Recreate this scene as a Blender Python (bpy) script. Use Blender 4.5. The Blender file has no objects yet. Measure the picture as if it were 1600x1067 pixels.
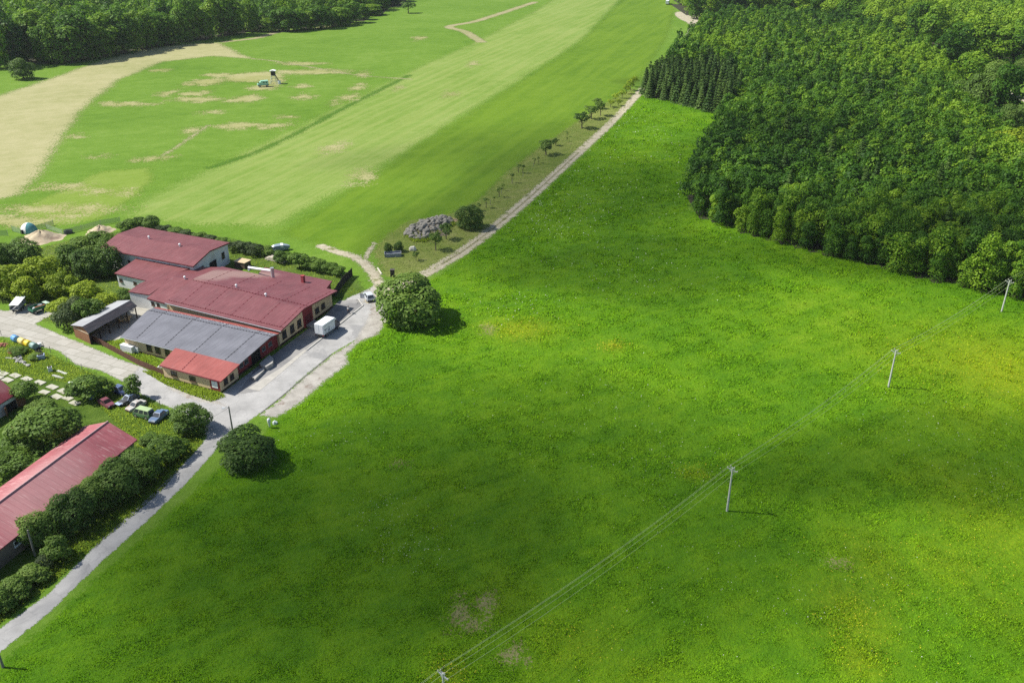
import bpy, bmesh, math, random
import numpy as np
from mathutils import Vector, Matrix

# ------------------------------------------------------------------ camera, sky, sun, exposure
SC = bpy.context.scene
F_PX, PITCH, CAM_Z = 1400.0, math.radians(26.5), 85.0
cam_data = bpy.data.cameras.new('camera')
cam_data.sensor_width = 36.0
cam_data.lens = 36.0 * F_PX / 1600.0
cam_data.clip_start, cam_data.clip_end = 1.0, 20000.0
cam = bpy.data.objects.new('camera', cam_data)
cam.location = (0, 0, CAM_Z)
cam.rotation_euler = (math.pi / 2 - PITCH, 0, 0)
SC.collection.objects.link(cam)
SC.camera = cam

SUN_TRAVEL = Vector((7.0, -0.9, -8.0)).normalized()          # the way the light goes
SUN_EL = math.asin(-SUN_TRAVEL.z)
SUN_AZ = math.atan2(-SUN_TRAVEL.x, -SUN_TRAVEL.y)             # from +Y towards +X
world = bpy.data.worlds.new('World')
SC.world = world
world.use_nodes = True
wn = world.node_tree
sky = wn.nodes.new('ShaderNodeTexSky')
sky.sky_type = 'NISHITA'
sky.sun_disc = False
sky.sun_elevation = SUN_EL
sky.sun_rotation = SUN_AZ
bg = wn.nodes['Background']
wn.links.new(sky.outputs[0], bg.inputs[0])
bg.inputs[1].default_value = 0.085
sun_data = bpy.data.lights.new('sun', 'SUN')
sun_data.energy = 5.0
sun_data.angle = math.radians(0.5)
sun_data.color = (1.0, 0.955, 0.87)
sun = bpy.data.objects.new('sun', sun_data)
sun.rotation_euler = (-SUN_TRAVEL).to_track_quat('Z', 'Y').to_euler()
SC.collection.objects.link(sun)
SC.view_settings.view_transform = 'Standard'
SC.view_settings.look = 'None'
SC.view_settings.gamma = 1.0
SC.view_settings.use_curve_mapping = False
SC.view_settings.exposure = 0.55
cy = SC.cycles
cy.max_bounces = 6
cy.diffuse_bounces = 3
cy.glossy_bounces = 2
cy.transmission_bounces = 3
cy.volume_bounces = 0
cy.transparent_max_bounces = 24
cy.use_denoising = False
cy.use_adaptive_sampling = False
try:
    cy.denoiser = 'OPENIMAGEDENOISE'
    cy.denoising_prefilter = 'ACCURATE'
except Exception:
    pass

# ------------------------------------------------------------------ helpers
C = SC.collection
RNG = np.random.default_rng(11)
random.seed(5)
CT, ST = math.cos(PITCH), math.sin(PITCH)


def G(px, py, z=0.0):
    """point at height z seen at photograph pixel (px, py)"""
    a, b = (px - 800.0) / F_PX, (533.5 - py) / F_PX
    dx, dy, dz = a, CT + b * ST, -ST + b * CT
    t = (z - CAM_Z) / dz
    return Vector((dx * t, dy * t, z))


def mpp(p):
    """metres per photograph pixel at a point"""
    return (p.y * CT + (CAM_Z - p.z) * ST) / F_PX


def link(o):
    C.objects.link(o)
    return o


def tag(o, label=None, cat=None, group=None, kind=None):
    if label: o['label'] = label
    if cat: o['category'] = cat
    if group: o['group'] = group
    if kind: o['kind'] = kind
    return o


def thing(name, label, cat, loc=(0, 0, 0), rz=0.0, group=None):
    o = bpy.data.objects.new(name, None)
    o.empty_display_size = 0.3
    o.location = loc
    o.rotation_euler = (0, 0, rz)
    link(o)
    return tag(o, label, cat, group)


def kids(o):
    return [c for c in bpy.data.objects if c.parent == o]


def dup(root, loc, rz=0.0, label=None, group=None, scale=None):
    r = root.copy(); link(r)
    r.location = loc; r.rotation_euler = (0, 0, rz)
    if scale is not None: r.scale = scale if hasattr(scale, '__len__') else (scale,) * 3
    if label: r['label'] = label
    if group: r['group'] = group
    for ch in root.children:
        c = ch.copy(); link(c); c.parent = r
        for g in ch.children:
            d = g.copy(); link(d); d.parent = c
    return r


class MB:
    """collects simple shapes into ONE mesh"""
    def __init__(s):
        s.v, s.f, s.m = [], [], []

    def add(s, vs, fs, m=0):
        n = len(s.v)
        s.v += [tuple(v) for v in vs]
        s.f += [tuple(i + n for i in f) for f in fs]
        s.m += [m] * len(fs)
        return s

    def box(s, c, d, rz=0.0, m=0, top=1.0):
        x, y, z = d[0] / 2, d[1] / 2, d[2] / 2
        ca, sa = math.cos(rz), math.sin(rz)
        vs = []
        for sz, k in ((-1, 1.0), (1, top)):
            for sx, sy in ((-1, -1), (1, -1), (1, 1), (-1, 1)):
                a, b = sx * x * k, sy * y * k
                vs.append((c[0] + a * ca - b * sa, c[1] + a * sa + b * ca, c[2] + sz * z))
        return s.add(vs, [(3, 2, 1, 0), (4, 5, 6, 7), (0, 1, 5, 4), (1, 2, 6, 5), (2, 3, 7, 6), (3, 0, 4, 7)], m)

    def tube(s, pts, rad, n=8, m=0, cap=True):
        pts = [Vector(p) for p in pts]
        if not hasattr(rad, '__len__'): rad = [rad] * len(pts)
        vs, fs = [], []
        for i, p in enumerate(pts):
            d = (pts[min(i + 1, len(pts) - 1)] - pts[max(i - 1, 0)]).normalized()
            a = d.cross(Vector((0, 0, 1)))
            if a.length < 1e-3: a = d.cross(Vector((0, 1, 0)))
            a.normalize(); b = d.cross(a)
            for k in range(n):
                t = 2 * math.pi * k / n
                vs.append(p + (a * math.cos(t) + b * math.sin(t)) * rad[i])
        for i in range(len(pts) - 1):
            for k in range(n):
                k2 = (k + 1) % n
                fs.append((i * n + k, i * n + k2, (i + 1) * n + k2, (i + 1) * n + k))
        if cap:
            fs.append(tuple(range(n)))
            fs.append(tuple((len(pts) - 1) * n + k for k in reversed(range(n))))
        return s.add(vs, fs, m)

    def prism(s, poly, z0, z1, m=0):
        n = len(poly)
        vs = [(p[0], p[1], z0) for p in poly] + [(p[0], p[1], z1) for p in poly]
        fs = [tuple(reversed(range(n))), tuple(range(n, 2 * n))]
        fs += [(i, (i + 1) % n, n + (i + 1) % n, n + i) for i in range(n)]
        return s.add(vs, fs, m)

    def side(s, poly, y0, y1, m=0, k=1.0):
        """polygon in x,z run from y0 to y1"""
        n = len(poly)
        vs = [(p[0], y0, p[1]) for p in poly] + [(p[0], y1, p[1]) for p in poly]
        fs = [tuple(range(n)), tuple(reversed(range(n, 2 * n)))]
        fs += [(i, n + i, n + (i + 1) % n, (i + 1) % n) for i in range(n)]
        return s.add(vs, fs, m)

    def build(s, name, mat, parent=None, bevel=0.0, smooth=False, loc=None):
        me = bpy.data.meshes.new(name)
        me.from_pydata(s.v, [], s.f)
        for mm in (mat if isinstance(mat, (list, tuple)) else [mat]): me.materials.append(mm)
        me.polygons.foreach_set('material_index', s.m)
        bm = bmesh.new(); bm.from_mesh(me)
        bmesh.ops.recalc_face_normals(bm, faces=bm.faces)
        if bevel:
            bmesh.ops.bevel(bm, geom=bm.edges[:], offset=bevel, segments=2, affect='EDGES', profile=0.6)
        bm.to_mesh(me); bm.free()
        if smooth: me.shade_smooth()
        o = bpy.data.objects.new(name, me)
        link(o)
        if parent is not None: o.parent = parent
        if loc is not None: o.location = loc
        return o


def np_mesh(name, V, Q, mat, attrs=None, matidx=None):
    """mesh from numpy arrays; Q is (n,3) or (n,4)"""
    V = np.ascontiguousarray(V, dtype=np.float32); Q = np.ascontiguousarray(Q, dtype=np.int32)
    k = Q.shape[1]
    me = bpy.data.meshes.new(name)
    me.vertices.add(len(V)); me.vertices.foreach_set('co', V.ravel())
    me.loops.add(Q.size); me.loops.foreach_set('vertex_index', Q.ravel())
    me.polygons.add(len(Q))
    me.polygons.foreach_set('loop_start', np.arange(0, Q.size, k, dtype=np.int32))
    try:
        me.polygons.foreach_set('loop_total', np.full(len(Q), k, dtype=np.int32))
    except Exception:
        pass
    for mm in (mat if isinstance(mat, (list, tuple)) else [mat]): me.materials.append(mm)
    if matidx is not None: me.polygons.foreach_set('material_index', np.ascontiguousarray(matidx, dtype=np.int32))
    for an, arr in (attrs or {}).items():
        at = me.attributes.new(an, 'FLOAT', 'POINT')
        at.data.foreach_set('value', np.ascontiguousarray(arr, dtype=np.float32))
    me.update(calc_edges=True)
    return me


def obj(name, me, parent=None):
    o = bpy.data.objects.new(name, me); link(o)
    if parent is not None: o.parent = parent
    return o


# ------------------------------------------------------------------ materials
class N:
    def __init__(s, name):
        s.mat = bpy.data.materials.new(name); s.mat.use_nodes = True
        s.t = s.mat.node_tree
        s.b = s.t.nodes['Principled BSDF']; s.out = s.t.nodes['Material Output']
        s.b.inputs['Roughness'].default_value = 0.85
        s.b.inputs['Specular IOR Level'].default_value = 0.25

    def n(s, kind, **kw):
        x = s.t.nodes.new('ShaderNode' + kind)
        for k, v in kw.items(): setattr(x, k, v)
        return x

    def l(s, a, b):
        s.t.links.new(a, b)

    def pos(s):
        return s.n('NewGeometry').outputs['Position']

    def objc(s):
        return s.n('TexCoord').outputs['Object']

    def noise(s, vec, scale, detail=4.0, rough=0.6, dist=0.0):
        x = s.n('TexNoise')
        x.inputs['Scale'].default_value = scale; x.inputs['Detail'].default_value = detail
        x.inputs['Roughness'].default_value = rough; x.inputs['Distortion'].default_value = dist
        s.l(vec, x.inputs['Vector'])
        return x.outputs['Fac']

    def ramp(s, fac, stops):
        x = s.n('ValToRGB')
        el = x.color_ramp.elements
        while len(el) < len(stops): el.new(0.5)
        for e, (p, c) in zip(el, stops):
            e.position = p; e.color = (*c, 1.0) if hasattr(c, '__len__') else (c, c, c, 1.0)
        s.l(fac, x.inputs[0])
        return x.outputs[0]

    def mix(s, fac, a, b, mode='MIX'):
        x = s.n('Mix', data_type='RGBA', blend_type=mode)
        for v, i in ((fac, 0), (a, 6), (b, 7)):
            if hasattr(v, 'links'): s.l(v, x.inputs[i])
            else: x.inputs[i].default_value = v if i == 0 else (*v, 1.0)
        return x.outputs[2]

    def math(s, op, a, b=0.0, clamp=False):
        x = s.n('Math', operation=op, use_clamp=clamp)
        for v, i in ((a, 0), (b, 1)):
            if hasattr(v, 'links'): s.l(v, x.inputs[i])
            else: x.inputs[i].default_value = v
        return x.outputs[0]

    def rng(s, v, a, b, c=0.0, d=1.0):
        x = s.n('MapRange', interpolation_type='SMOOTHSTEP')
        s.l(v, x.inputs[0])
        for i, k in enumerate((a, b, c, d)): x.inputs[i + 1].default_value = k
        return x.outputs[0]

    def attr(s, name):
        x = s.n('Attribute'); x.attribute_name = name
        return x.outputs['Fac']

    def bump(s, h, strength, dist):
        x = s.n('Bump'); x.inputs['Strength'].default_value = strength; x.inputs['Distance'].default_value = dist
        s.l(h, x.inputs['Height']); s.l(x.outputs[0], s.b.inputs['Normal'])

    def color(s, c):
        s.l(c, s.b.inputs['Base Color'])

    def sheet_alpha(s, feather, amp, scale, detail=4.0):
        """ragged edge of a ground sheet, from its signed-distance attribute"""
        nz = s.noise(s.pos(), scale, detail, 0.65)
        fz = s.noise(s.pos(), max(1.3, scale * 5.0), 3.0, 0.8)
        sd = s.math('ADD', s.attr('sd'), s.math('MULTIPLY', s.math('SUBTRACT', nz, 0.5), amp * 2.0))
        sd = s.math('ADD', sd, s.math('MULTIPLY', s.math('SUBTRACT', fz, 0.5), feather * 11.0))
        a = s.rng(sd, -0.04, 0.04)
        tr = s.n('BsdfTransparent'); mx = s.n('MixShader')
        s.l(a, mx.inputs[0]); s.l(tr.outputs[0], mx.inputs[1]); s.l(s.b.outputs[0], mx.inputs[2])
        s.l(mx.outputs[0], s.out.inputs['Surface'])


def M(name, col, rough=0.7, var=0.12, scale=1.5, metal=0.0, spec=0.3, world_co=False, dirt=None, dirt_scale=0.4):
    """plain paint / wood / stone with slight uneven tone and wear"""
    m = N(name)
    v = m.pos() if world_co else m.objc()
    f = m.noise(v, scale, 5.0, 0.65)
    lo = tuple(c * (1 - var) for c in col); hi = tuple(min(1, c * (1 + var)) for c in col)
    c = m.ramp(f, [(0.3, lo), (0.7, hi)])
    if dirt:
        c = m.mix(m.rng(m.noise(v, dirt_scale, 6.0, 0.7), 0.48, 0.68), c, dirt)
    m.color(c)
    m.b.inputs['Roughness'].default_value = rough
    m.b.inputs['Metallic'].default_value = metal
    m.b.inputs['Specular IOR Level'].default_value = spec
    return m.mat


def leaf_mat(name, dark, mid, light, trans=0.35, rnd=0.5):
    m = N(name)
    oi = m.n('ObjectInfo').outputs['Random']
    t = m.math('ADD', m.attr('tint'), m.math('MULTIPLY', m.math('SUBTRACT', oi, 0.5), rnd))
    c = m.ramp(t, [(0.05, dark), (0.5, mid), (0.95, light)])
    m.color(c)
    m.b.inputs['Roughness'].default_value = 0.6
    m.b.inputs['Specular IOR Level'].default_value = 0.22
    tl = m.n('BsdfTranslucent'); mx = m.n('MixShader')
    m.l(m.mix(0.5, c, m.mix(1.0, c, (0.9, 1.0, 0.25), 'MULTIPLY')), tl.inputs['Color'])
    mx.inputs[0].default_value = trans
    m.l(m.b.outputs[0], mx.inputs[1]); m.l(tl.outputs[0], mx.inputs[2])
    m.l(mx.outputs[0], m.out.inputs['Surface'])
    return m.mat


def swath(m, p, ang):
    """long soft streaks, as the mower or the wind leaves them"""
    mp = m.n('Mapping'); mp.inputs['Rotation'].default_value = (0, 0, -ang); m.l(p, mp.inputs['Vector'])
    st = m.n('Mapping'); st.inputs['Scale'].default_value = (0.05, 0.42, 1); m.l(mp.outputs[0], st.inputs['Vector'])
    return m.noise(st.outputs[0], 1.0, 6.0, 0.68, 0.5)


def grass_mat(name, cols, sc=1.0, bump=0.4, sheet=None, stripes=None, yellow=False, fleck=None, swath_ang=0.5):
    """cols: dark, mid, light, pale"""
    m = N(name)
    p = m.pos()
    big = m.noise(p, 0.018 * sc, 5.0, 0.6, 0.6)
    med = m.noise(p, 0.16 * sc, 6.0, 0.7)
    fine = m.noise(p, 1.6 * sc, 5.0, 0.75)
    f = m.math('ADD', m.math('MULTIPLY', big, 0.30), m.math('ADD', m.math('MULTIPLY', med, 0.28), m.math('ADD', m.math('MULTIPLY', fine, 0.20), m.math('MULTIPLY', swath(m, p, swath_ang), 0.22))))
    c = m.ramp(f, [(0.37, cols[0]), (0.46, cols[1]), (0.54, cols[2]), (0.65, cols[3])])
    if stripes:
        ang, scale, col, amt = stripes
        mp = m.n('Mapping'); mp.inputs['Rotation'].default_value = (0, 0, -ang)
        m.l(p, mp.inputs['Vector'])
        st = m.n('Mapping'); st.inputs['Scale'].default_value = (0.012, scale, 1)
        m.l(mp.outputs[0], st.inputs['Vector'])
        c = m.mix(m.math('MULTIPLY', m.rng(m.noise(st.outputs[0], 1.0, 3.0, 0.6), 0.4, 0.62), amt), c, col)
    if yellow:
        y = m.math('MULTIPLY', m.attr('yellow'), m.rng(fine, 0.35, 0.6, 0.35, 1.0))
        c = m.mix(m.math('MULTIPLY', y, 0.42, True), c, (0.34, 0.325, 0.010))
    if fleck:
        c = m.mix(m.rng(m.noise(p, 0.9 * sc, 5.0, 0.8), 0.60, 0.74), c, fleck)
    m.color(c)
    m.b.inputs['Roughness'].default_value = 0.9
    m.b.inputs['Specular IOR Level'].default_value = 0.08
    m.bump(m.math('ADD', m.math('MULTIPLY', fine, 0.5), m.noise(p, 0.5 * sc, 5.0, 0.75)), bump, 0.8)
    if sheet: m.sheet_alpha(*sheet)
    return m.mat


def roof_mat(name, col, faded_or_sheen=None, axis=0.0, pale=(0.5, 0.3, 0.28), fade_sheen_amt=0.5, seam=1.1, rough=0.55, wear=.12):
    m = N(name)
    v = m.pos()
    mp = m.n('Mapping'); mp.inputs['Rotation'].default_value = (0, 0, -axis)
    m.l(v, mp.inputs['Vector'])
    big = m.noise(v, 0.25, 5.0, 0.6)
    st = m.n('Mapping'); st.inputs['Scale'].default_value = (5.0, 0.35, 1)
    m.l(mp.outputs[0], st.inputs['Vector'])
    streak = m.noise(st.outputs[0], 0.6, 4.0, 0.7)
    c = m.ramp(m.math('ADD', m.math('MULTIPLY', big, 0.5), m.math('MULTIPLY', streak, 0.5)),
               [(0.34, tuple(x * 0.74 for x in col)), (0.5, col), (0.66, tuple(min(1, x * 1.18 + .012) for x in col))])
    c = m.mix(m.math('MULTIPLY', m.rng(m.noise(v, 0.55, 6, .7), .56, .74), .35), c, tuple(x * .6 + .09 for x in col))
    if faded_or_sheen:  # pale ellipses, for worn paint and for painted sky reflection
        sep = m.n('SeparateXYZ'); m.l(v, sep.inputs[0])
        tot = None
        for fx, fy, rx, ry in faded_or_sheen:
            dx = m.math('DIVIDE', m.math('SUBTRACT', sep.outputs[0], fx), rx)
            dy = m.math('DIVIDE', m.math('SUBTRACT', sep.outputs[1], fy), ry)
            d = m.math('ADD', m.math('MULTIPLY', dx, dx), m.math('MULTIPLY', dy, dy))
            d = m.math('ADD', d, m.math('MULTIPLY', m.math('SUBTRACT', streak, 0.5), 1.2))
            g = m.rng(d, 1.3, 0.1)
            tot = g if tot is None else m.math('MAXIMUM', tot, g)
        c = m.mix(m.math('MULTIPLY', tot, fade_sheen_amt), c, pale)
    st2 = m.n('Mapping'); st2.inputs['Scale'].default_value = (2.6, 0.22, 1); m.l(mp.outputs[0], st2.inputs['Vector'])
    c = m.mix(m.math('MULTIPLY', m.rng(m.noise(st2.outputs[0], 1.0, 5.0, .75), .53, .66), wear), c, pale)
    sw = m.n('TexWave', wave_type='BANDS', bands_direction='X'); sw.inputs['Scale'].default_value = .31; m.l(mp.outputs[0], sw.inputs['Vector'])
    c = m.mix(m.math('MULTIPLY', m.rng(sw.outputs['Fac'], .97, 1.0), .35), c, tuple(x * .5 for x in col))
    m.color(c)
    m.b.inputs['Roughness'].default_value = rough
    m.b.inputs['Specular IOR Level'].default_value = 0.45
    w = m.n('TexWave', wave_type='BANDS', bands_direction='X'); w.inputs['Scale'].default_value = seam
    m.l(mp.outputs[0], w.inputs['Vector'])
    m.bump(m.rng(w.outputs['Fac'], 0.75, 1.0), 0.35, 0.05)
    return m.mat

# ------------------------------------------------------------------ ground
def catmull(pts, closed, k=6):
    P = [np.array(p[:2], float) for p in pts]; n = len(P); out = []
    for i in range(n if closed else n - 1):
        if closed: a, b, c, d = P[i - 1], P[i], P[(i + 1) % n], P[(i + 2) % n]
        else: a, b, c, d = P[max(i - 1, 0)], P[i], P[i + 1], P[min(i + 2, n - 1)]
        for j in range(k):
            t = j / k
            out.append(0.5 * (2 * b + (c - a) * t + (2 * a - 5 * b + 4 * c - d) * t * t + (3 * b - a - 3 * c + d) * t ** 3))
    if not closed: out.append(P[-1])
    return np.array(out)


def px2w(pts):
    return [tuple(G(*p))[:2] for p in pts]


def seg_d(X, Y, pts, closed):
    d = np.full(X.shape, 1e9); n = len(pts)
    for i in range(n if closed else n - 1):
        a, b = pts[i], pts[(i + 1) % n]
        e = b - a; L = e @ e + 1e-9
        t = np.clip(((X - a[0]) * e[0] + (Y - a[1]) * e[1]) / L, 0, 1)
        d = np.minimum(d, (X - a[0] - t * e[0]) ** 2 + (Y - a[1] - t * e[1]) ** 2)
    return np.sqrt(d)


def inside(X, Y, pts):
    r = np.zeros(X.shape, bool); n = len(pts)
    for i in range(n):
        a, b = pts[i], pts[(i + 1) % n]
        c = (a[1] > Y) != (b[1] > Y)
        r ^= c & (X < (b[0] - a[0]) * (Y - a[1]) / (b[1] - a[1] + 1e-12) + a[0])
    return r


def poly_sdf(pts):
    pts = np.array(pts, float)
    return (lambda X, Y: np.where(inside(X, Y, pts), 1, -1) * seg_d(X, Y, pts, True)), pts


def line_sdf(pts, hw):
    pts = np.array(pts, float)
    return (lambda X, Y: hw - seg_d(X, Y, pts, False)), pts


def ell_sdf(es):
    def f(X, Y):
        d = np.full(X.shape, -1e9)
        for x, y, rx, ry, a in es:
            ca, sa = math.cos(a), math.sin(a)
            u, v = (X - x) * ca + (Y - y) * sa, -(X - x) * sa + (Y - y) * ca
            d = np.maximum(d, (1 - np.sqrt((u / rx) ** 2 + (v / ry) ** 2)) * min(rx, ry))
        return d
    E = np.array([(e[0] + sx * max(e[2], e[3]), e[1] + sy * max(e[2], e[3])) for e in es for sx in (-1, 1) for sy in (-1, 1)])
    return f, E


def yellow_fn(X, Y):
    tot = np.zeros(X.shape)
    for px, py, r, rp, a in YELLOW:
        p = G(px, py); k = mpp(p); v = k / max(0.2, (CAM_Z / math.hypot(p.y, CAM_Z)))
        tot = np.maximum(tot, a * np.exp(-((X - p.x) / (r * k)) ** 2 - ((Y - p.y) / (rp * v)) ** 2))
    return tot


YELLOW = [(815, 515, 48, 16, 0.95), (765, 508, 14, 6, .7), (958, 541, 18, 7, 0.9), (1575, 580, 115, 64, 1.0), (1450, 560, 90, 45, .5), (1500, 640, 70, 40, .35), (1370, 880, 60, 60, 0.45),  # buttercup drifts; at the right edge the yellow also paints in sunshine
          (1330, 960, 60, 60, 0.6), (1345, 1030, 40, 30, .7), (1560, 830, 90, 80, 0.45), (1480, 880, 70, 50, .45), (1085, 740, 22, 10, 0.6), (700, 1055, 30, 25, 0.6),
          (1560, 950, 60, 60, .3), (900, 1010, 70, 50, 0.3), (780, 940, 60, 40, .3), (1000, 1050, 60, 30, .3), (1500, 760, 90, 50, .25)]


def sheet(name, sdf, res, mat, z, margin, label=None, yellow=False, clip=None):
    f, pts = sdf
    m = margin + res
    x0, y0 = pts.min(0) - m; x1, y1 = pts.max(0) + m
    xs = np.arange(x0, x1 + res, res); ys = np.arange(y0, y1 + res, res)
    X, Y = np.meshgrid(xs, ys)
    sd = f(X, Y)
    ok = np.maximum.reduce([sd[:-1, :-1], sd[1:, :-1], sd[:-1, 1:], sd[1:, 1:]]) > -margin
    idx = np.arange(X.size).reshape(X.shape)
    Q = np.stack([idx[:-1, :-1][ok], idx[:-1, 1:][ok], idx[1:, 1:][ok], idx[1:, :-1][ok]], 1)
    used, inv = np.unique(Q, return_inverse=True)
    V = np.stack([X.ravel()[used], Y.ravel()[used], np.full(len(used), z)], 1)
    at = {'sd': sd.ravel()[used]}
    if yellow: at['yellow'] = yellow_fn(V[:, 0], V[:, 1])
    o = obj(name, np_mesh(name, V, inv.reshape(-1, 4), mat, at))
    return tag(o, label, None, None, 'structure')


def flat(name, pts, mat, z, label):
    w = [(*p, z) for p in px2w(pts)]
    return tag(MB().add(w, [tuple(range(len(w)))]).build(name, mat), label, None, None, 'structure')


FIELD = [(.072, .152, .012), (.100, .192, .017), (.126, .222, .025), (.18, .262, .055)]
MEADOW = [(.046, .128, .004), (.073, .178, .005), (.109, .224, .006), (.170, .275, .014)]
ang_strip = math.atan2((G(900, 60) - G(560, 230)).y, (G(900, 60) - G(560, 230)).x)

# the ground: one sheet to the horizon
gv = [(-9000, -3000, 0), (9000, -3000, 0), (9000, 14000, 0), (-9000, 14000, 0)]
gm = MB().add(gv, [(0, 1, 2, 3)])
tag(gm.build('ground', grass_mat('field grass', FIELD, 1.0, 0.35)), 'wide green grassland reaching to the horizon', None, None, 'structure')

meadow_px = [(1003, 150), (985, 165), (930, 225), (850, 300), (790, 352), (735, 395), (690, 428), (640, 455), (604, 478), (603, 505), (592, 522), (562, 537), (542, 556), (543, 570), (505, 600),
             (472, 630), (430, 655), (400, 690), (352, 722), (300, 770), (240, 824), (160, 893), (73, 975), (0, 1036), (-160, 1170), (-300, 1400), (1900, 1400), (2050, 700), (1760, 520), (1600, 462),
             (1450, 432), (1330, 402), (1220, 374), (1120, 344), (1075, 328), (1085, 290), (1110, 240), (1128, 200), (1120, 175), (1060, 160)]
meadow_w = px2w(meadow_px)
MEADOW_POLY = np.array(meadow_w)
sheet('meadow', poly_sdf(meadow_w), 1.6, grass_mat('meadow grass', MEADOW, 1.0, 0.7, sheet=(0.5, 0.9, 0.45), yellow=True), 0.004, 1.6,
      'lush dark green meadow with white and yellow flowers', yellow=True)

strip_px = [(985, -18), (905, 64), (800, 132), (700, 193), (618, 247), (545, 292), (430, 352), (300, 350), (200, 338), (225, 312), (300, 280), (430, 218), (560, 152), (650, 108), (742, 68), (830, 22), (895, -18)]
sheet('mown_strip', poly_sdf(px2w(strip_px)), 3.0, grass_mat('mown strip', [(.112, .195, .024), (.150, .238, .038), (.184, .265, .056), (.235, .30, .092)], 1.0, 0.25, sheet=(2.5, 3.0, 0.06),
      stripes=(ang_strip, 0.32, (.25, .30, .085), .5)), 0.004, 6, 'pale green mown landing strip across the field')
band_px = [(1055, -18), (1052, 20), (1040, 60), (1000, 120), (930, 190), (850, 245), (740, 322), (660, 352), (560, 402), (440, 365), (545, 300), (622, 250), (704, 196), (804, 135), (910, 66), (990, -18)]
sheet('field_strip', poly_sdf(px2w(band_px)), 3.0, grass_mat('field strip', [(.062, .132, .007), (.084, .165, .009), (.106, .192, .012), (.14, .22, .022)], 1.0, 0.3, sheet=(2.0, 3.0, 0.08),
      stripes=(ang_strip, 0.2, (.135, .225, .016), .5)), 0.008, 5, 'fresh green grass strip beside the mown strip')
sheet('furrow', line_sdf(catmull(px2w([(330, 262), (400, 238), (470, 205), (540, 168), (640, 118)]), False), 1.3),
      1.2, grass_mat('furrow grass', [(.05, .125, .010), (.06, .14, .012), (.07, .15, .014), (.09, .16, .02)], 1, .3, sheet=(1.2, 1.6, .15)), 0.012, 3, 'dark green furrow along the mown strip')
sheet('lower_field', poly_sdf(px2w([(95, 300), (160, 268), (232, 262), (236, 282), (205, 310), (150, 345), (60, 355), (20, 330)])), 1.5,
      grass_mat('lower field', [(.12, .19, .02), (.155, .235, .03), (.185, .26, .045), (.23, .28, .08)], 1, .3, sheet=(1.5, 2, .1)), 0.008, 4, 'light green field corner beside the hay strip')

HAY = [(.235, .245, .095), (.295, .292, .135), (.345, .328, .170), (.385, .36, .205)]
hay_px = [(-220, 330), (0, 311), (28, 303), (62, 270), (92, 218), (130, 168), (182, 126), (252, 97), (330, 88), (392, 92), (372, 84), (341, 67), (300, 69), (230, 76), (160, 95), (90, 120), (0, 150), (-220, 190)]
hay_mat = grass_mat('dry hay', HAY, 1.0, 0.25, sheet=(2.2, 3.5, 0.10), fleck=(.20, .23, .065))
sheet('hay_strip', poly_sdf(px2w(hay_px)), 2.5, hay_mat, 0.012, 5, 'curved strip of cut beige hay along the wood')


def ell(px, py, rx, ry, a=0.0):
    p = G(px, py); k = mpp(p)
    return (p.x, p.y, rx * k, ry * k / (CAM_Z / math.hypot(p.y, CAM_Z)), a)


DRY = [(395, 121, 46, 7), (322, 128, 24, 4), (300, 147, 17, 3), (385, 155, 23, 5), (308, 156, 32, 3), (258, 147, 12, 3), (195, 163, 33, 3), (372, 197, 24, 5), (415, 199, 16, 3), (520, 233, 12, 5),
       (569, 276, 14, 7), (480, 113, 58, 3), (566, 117, 8, 2.5), (548, 151, 9, 3), (524, 159, 6, 2), (302, 204, 10, 2.5), (238, 248, 18, 3), (118, 214, 12, 2), (100, 292, 34, 4), (92, 326, 72, 5), (26, 345, 60, 8),
       (474, 152, 13, 2.5), (411, 137, 22, 4), (440, 197, 8, 2), (345, 118, 20, 2.5), (560, 137, 9, 3), (620, 138, 5, 2), (170, 300, 22, 2.5), (470, 100, 30, 2), (655, 60, 7, 2), (740, 100, 6, 1.5), (705, 148, 6, 2),
       (470, 136, 10, 2), (330, 176, 12, 1.5), (445, 183, 10, 1.5), (250, 110, 12, 1.5), (155, 244, 9, 1.5)]
es = []
for d in DRY:
    e = ell(*d); es.append(e)
    for k in range(3):
        es.append((e[0] + random.uniform(-1, 1) * e[2], e[1] + random.uniform(-1, 1) * e[3], e[2] * random.uniform(.25, .5), e[3] * random.uniform(.4, .7), random.uniform(-.2, .2)))
sheet('dry_grass', ell_sdf(es), 1.2, grass_mat('dry grass', [(.20, .23, .06), (.265, .27, .10), (.32, .31, .145), (.38, .35, .19)], 1, .3, sheet=(2.4, 7.0, 0.16)), 0.016, 3, 'scattered patches of dry beige grass in the field')
TRK = grass_mat('worn track', [(.19, .22, .07), (.26, .255, .12), (.31, .285, .16), (.36, .32, .2)], 1, .3, sheet=(0.9, 1.6, 0.16))
sheet('mown_path', line_sdf(catmull(px2w([(752, 66), (726, 50), (702, 42), (742, 34), (790, 19), (835, 4)]), False), 3.2), 1.6, TRK, 0.016, 3, 'zigzag pale path worn into the far field')
sheet('foot_track', line_sdf(catmull(px2w([(252, 245), (285, 224), (325, 196)]), False), 0.5), 0.6, TRK, 0.02, 2, 'thin pale track in the left field')
sheet('field_track', line_sdf(catmull(px2w([(392, 92), (430, 96), (500, 108), (560, 118), (640, 124)]), False), 0.7), 0.9, TRK, 0.02, 2, 'thin pale track past the lookout tower')
sheet('hay_edge', line_sdf(catmull(px2w([(350, 66), (400, 60), (440, 50), (520, 42)]), False), 2.6), 1.6, TRK, 0.016, 3, 'pale cut edge along the far wood')

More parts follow.
